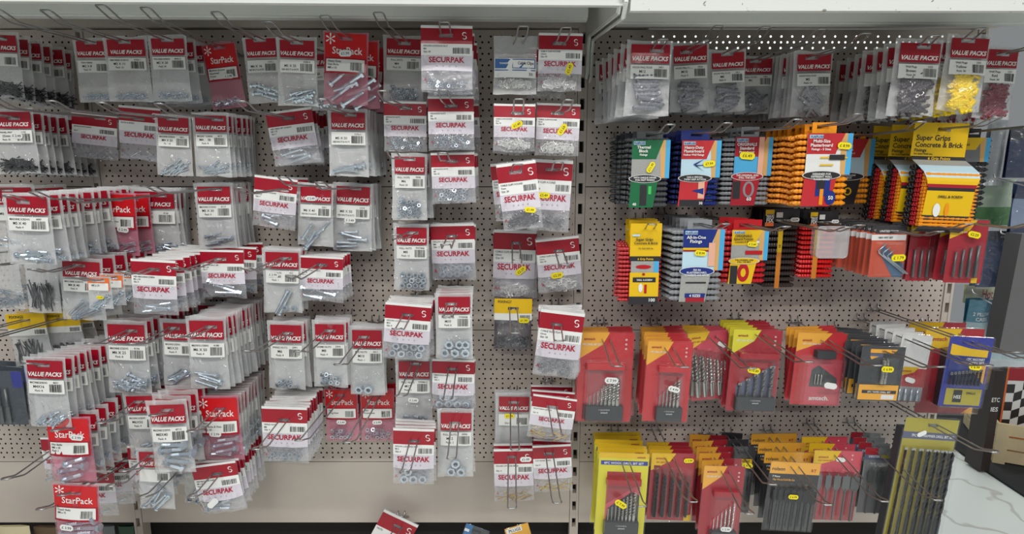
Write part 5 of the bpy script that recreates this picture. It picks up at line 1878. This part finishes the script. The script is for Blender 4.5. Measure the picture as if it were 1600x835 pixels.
tag(crate, 'pale slatted wooden crate on the floor at the right edge', 'crate')

by = cy + .10
b0 = P(1545, 690, -by)
b1 = P(1650, 566, -by)
bw, bh = b1.x - b0.x, b1.z - b0.z
box = empty('chequered_box', (b0.x, by, b0.z))
mb = MB()
mb.box(0, bw, 0, .12, .055 - b0.z, bh, BLKC)
kid('carton', mb.mesh('carton'), box)
mb = MB()
N = Norm(0, bw, bh, 0)
ORG = mat('orange_card', (232, 112, 48), .45)
flat(mb, N, rect(.12, .0, 1, 1), -.0006, ORG)
flat(mb, N, rect(.15, .02, 1, .98), -.0012, WHT)
flat(mb, N, [(.15, .02), (1, .02), (1, .2), (.15, .22)], -.0018, DRED)
for i in range(7):
    for j in range(5):
        if (i + j) % 2:
            continue
        u, q = .15 + i * .125, .22 + j * .11
        sk = lambda a, b_: (a, b_ + .05 * math.sin(a * 8))
        flat(mb, N, [sk(u, q), sk(min(1, u + .125), q), sk(min(1, u + .125), q + .11), sk(u, q + .11)], -.0018, BLKC)
flat(mb, N, [(.5, .8), (1, .7), (1, 1), (.15, 1)], -.0024, ORG)
flat(mb, N, [(.62, .84), (1, .8), (1, .92), (.62, .94)], -.0030, DRED)
kid('front_print', mb.mesh('front_print'), box)
box.rotation_euler = (.0, 0, -.2)
tag(box, 'black, orange and white chequered carton standing in the crate', 'box')
box2 = empty('dark_carton', (P(1528, 690, -1.15).x - .02, 1.15, 0))
z0 = P(1528, 690, -1.15).z
mb = MB()
mb.box(.055, .1, 0, .1, 0.013, P(1528, 580, -1.15).z, mat('dark_brown_carton', (52, 40, 38), .5))
kid('carton', mb.mesh('carton'), box2)
mb = MB()
zz = P(1528, 640, -1.15).z
put_text(mb, 'IES', .078, zz, .022, lambda a, b_: -.0008, WHT, .04, .02)
put_text(mb, 'ETC', .078, zz + .05, .022, lambda a, b_: -.0008, WHT, .04, .02)
kid('front_print', mb.mesh('front_print'), box2)
tag(box2, 'tall dark brown carton left of the chequered carton', 'box')

# hanging packages on a rail beyond the end of the bay
def soft_pack(x0, y0, x1, y1, y, cols, name, label, cat, texts=(), skew=0.0, filmy=True):
    a, b_ = P(x0, y1, -y), P(x1, y0, -y)
    w, h = b_.x - a.x, b_.z - a.z
    root = empty(name, (a.x, y, a.z))
    ns = Vector((x0 * .11, y0 * .07, 1))
    fy = lambda x, z: -.015 * math.sin(math.pi * max(0, min(1, x / w))) + .012 * noise.noise(Vector((x * 14, z * 9, 0)) + ns)
    mb = MB()
    N = Norm(0, w, h, 0)
    for k_, (m, q0, q1) in enumerate(cols):
        nx, nz = 8, max(2, int(8 * (q1 - q0)))
        V, F = [], []
        for i in range(nx + 1):
            for j in range(nz + 1):
                u, q = i / nx, q0 + (q1 - q0) * j / nz
                x, z = N.x(u) + skew * w * q, N.z(q)
                V.append((x, fy(x, z), z))
        nn = nz + 1
        for i in range(nx):
            for j in range(nz):
                F.append((i * nn + j + 1, (i + 1) * nn + j + 1, (i + 1) * nn + j, i * nn + j))
        mb.add((V, F), None, m, True)
        V2 = [(x, -yv * .6 + .012, z) for x, yv, z in V]
        mb.add((V2, [f[::-1] for f in F]), None, m, True)
    kid('wrapped_contents', mb.mesh('wrapped_contents'), root)
    tb = MB()
    for t in texts:
        put_text(tb, t[0], N.x(t[1]), N.z(t[2]), t[3] * h, lambda a_, b2: fy(a_, b2) - .004, t[4], t[5] * w, .01)
    if texts:
        kid('printed_label', tb.mesh('printed_label'), root)
    if filmy:
        fm = MB()
        patch(fm, -.004, w + .004, -.004, h + .004, lambda a_, b2: fy(a_, b2) - .007, F_CLEAR, 10, 12)
        kid('clear_wrap', fm.mesh('clear_wrap'), root)
    tag(root, label, cat)


NV = mat('navy_cloth', (24, 44, 88), .6)
NV2 = mat('dark_navy_print', (14, 24, 48), .5)
TEAL = mat('teal_card', (60, 132, 160), .5)
CRM = mat('cream_cloth', (226, 222, 186), .7)
SILV = mat('silver_striped_film', (176, 180, 184), .3, metal=.5, bump=.6, bscale=30)
GRN = mat('leafy_green_print', (72, 138, 60), .6, var=.3, bscale=30)
PGN = mat('pale_green_print', (214, 234, 204), .6, var=.08, bscale=20)
soft_pack(1536, 186, 1576, 290, .45, [(SILV, 0, 1)], 'wrapped_textile', 'silver crinkled wrapped pack beyond the shelving end', 'wrapped textile', skew=-.1)
soft_pack(1570, 200, 1650, 278, .42, [(NV2, 0, .25), (NV, .25, 1)], 'wrapped_textile', 'upper navy wrapped pack at right edge', 'wrapped textile', [('o o o', .25, .12, .05, WHT, .3)])
soft_pack(1522, 280, 1590, 352, .52, [(PGN, 0, .6), (GRN, .6, 1)], 'wrapped_textile', 'pale green leafy pack between two navy packs', 'wrapped textile')
soft_pack(1576, 284, 1650, 372, .40, [(NV, 0, .3), (mat('pale_blue_cloth', (150, 168, 200), .6), .3, .8), (NV, .8, 1)], 'wrapped_textile', 'navy and pale blue folded pack at right edge', 'wrapped textile')
soft_pack(1520, 362, 1584, 448, .45, [(NV2, 0, .16), (NV, .16, 1)], 'wrapped_textile', 'lower navy wrapped pack beside driver bit card', 'wrapped textile', [('o o o', .6, .08, .04, WHT, .3)])
soft_pack(1572, 372, 1640, 470, .40, [(NV2, 0, .2), (NV, .2, 1)], 'wrapped_textile', 'navy wrapped pack behind the grey metal column', 'wrapped textile')
soft_pack(1507, 446, 1566, 474, .55, [(CRM, 0, 1)], 'wrapped_textile', 'cream cloth pack with red lettering', 'wrapped textile', [('Hot', .55, .45, .5, DRED, .3)])
for i, (a, b_, c, d, y, lb) in enumerate([(1503, 468, 1550, 545, .50, 'teal pack hanging beyond the right upright'), (1542, 472, 1590, 560, .47, 'teal pack right of another teal pack'), (1565, 490, 1640, 562, .60, 'pale teal pack low at right edge')]):
    soft_pack(a, b_, c, d, y, [(TEAL, 0, .45), (mat('frosted_teal', (166, 190, 196), .4), .45, 1)], 'wrapped_textile', lb, 'wrapped textile', [('2 PILLOW', .5, .28, .07, WHT, .7), ('CASES', .5, .38, .07, WHT, .5)])
soft_pack(1500, 530, 1640, 572, .8, [(mat('white_plastic_wrap', (214, 222, 226), .3, bump=.5, bscale=30), 0, 1)], 'wrapped_textile', 'white wrapped bedding low beyond the blue drill pack', 'wrapped textile')
# grey column and its wire
mb = MB()
p0 = P(1597, 366, -.05)
mb.box(0, .09, 0, .05, -.34, .0, mat('dark_grey_metal', (112, 112, 112), .45, metal=.3))
o = mb.build('metal_column')
mb2 = MB()
o.location = (p0.x, p0.y, p0.z)
o.rotation_euler = (0, math.radians(2.5), 0)
tag(o, 'slanted dark grey metal column at the right edge', 'column')
for (ax, ay, bx, by2, yy, lb) in ((1521, 458, 1580, 492, -.1, 'thin bright wire hook slanting over the cream pack'), (1555, 278, 1640, 300, -.15, 'bright wire hook below the silver pack'), (1565, 365, 1640, 382, .0, 'bright wire hook above the navy pack')):
    a, b_ = P(ax, ay, -.35), P(bx, by2, -.1)
    m_ = MB()
    m_.add(tube_geo([a + Vector((-.008, 0, .012)), a, a.lerp(b_, .5), b_], .0026, 6), None, M_WIRE, True)
    tag(m_.build('wire_hook'), lb, 'hook')
# dark panel behind the end upright
mb = MB()
mb.box(XP[2] + .022, XP[2] + .05, .05, .32, 0, 1.35, mat('charcoal_panel', (70, 72, 74), .6))
o = tag(mb.build('end_panel'), 'narrow charcoal end panel behind the right upright', 'panel')

write_labels()
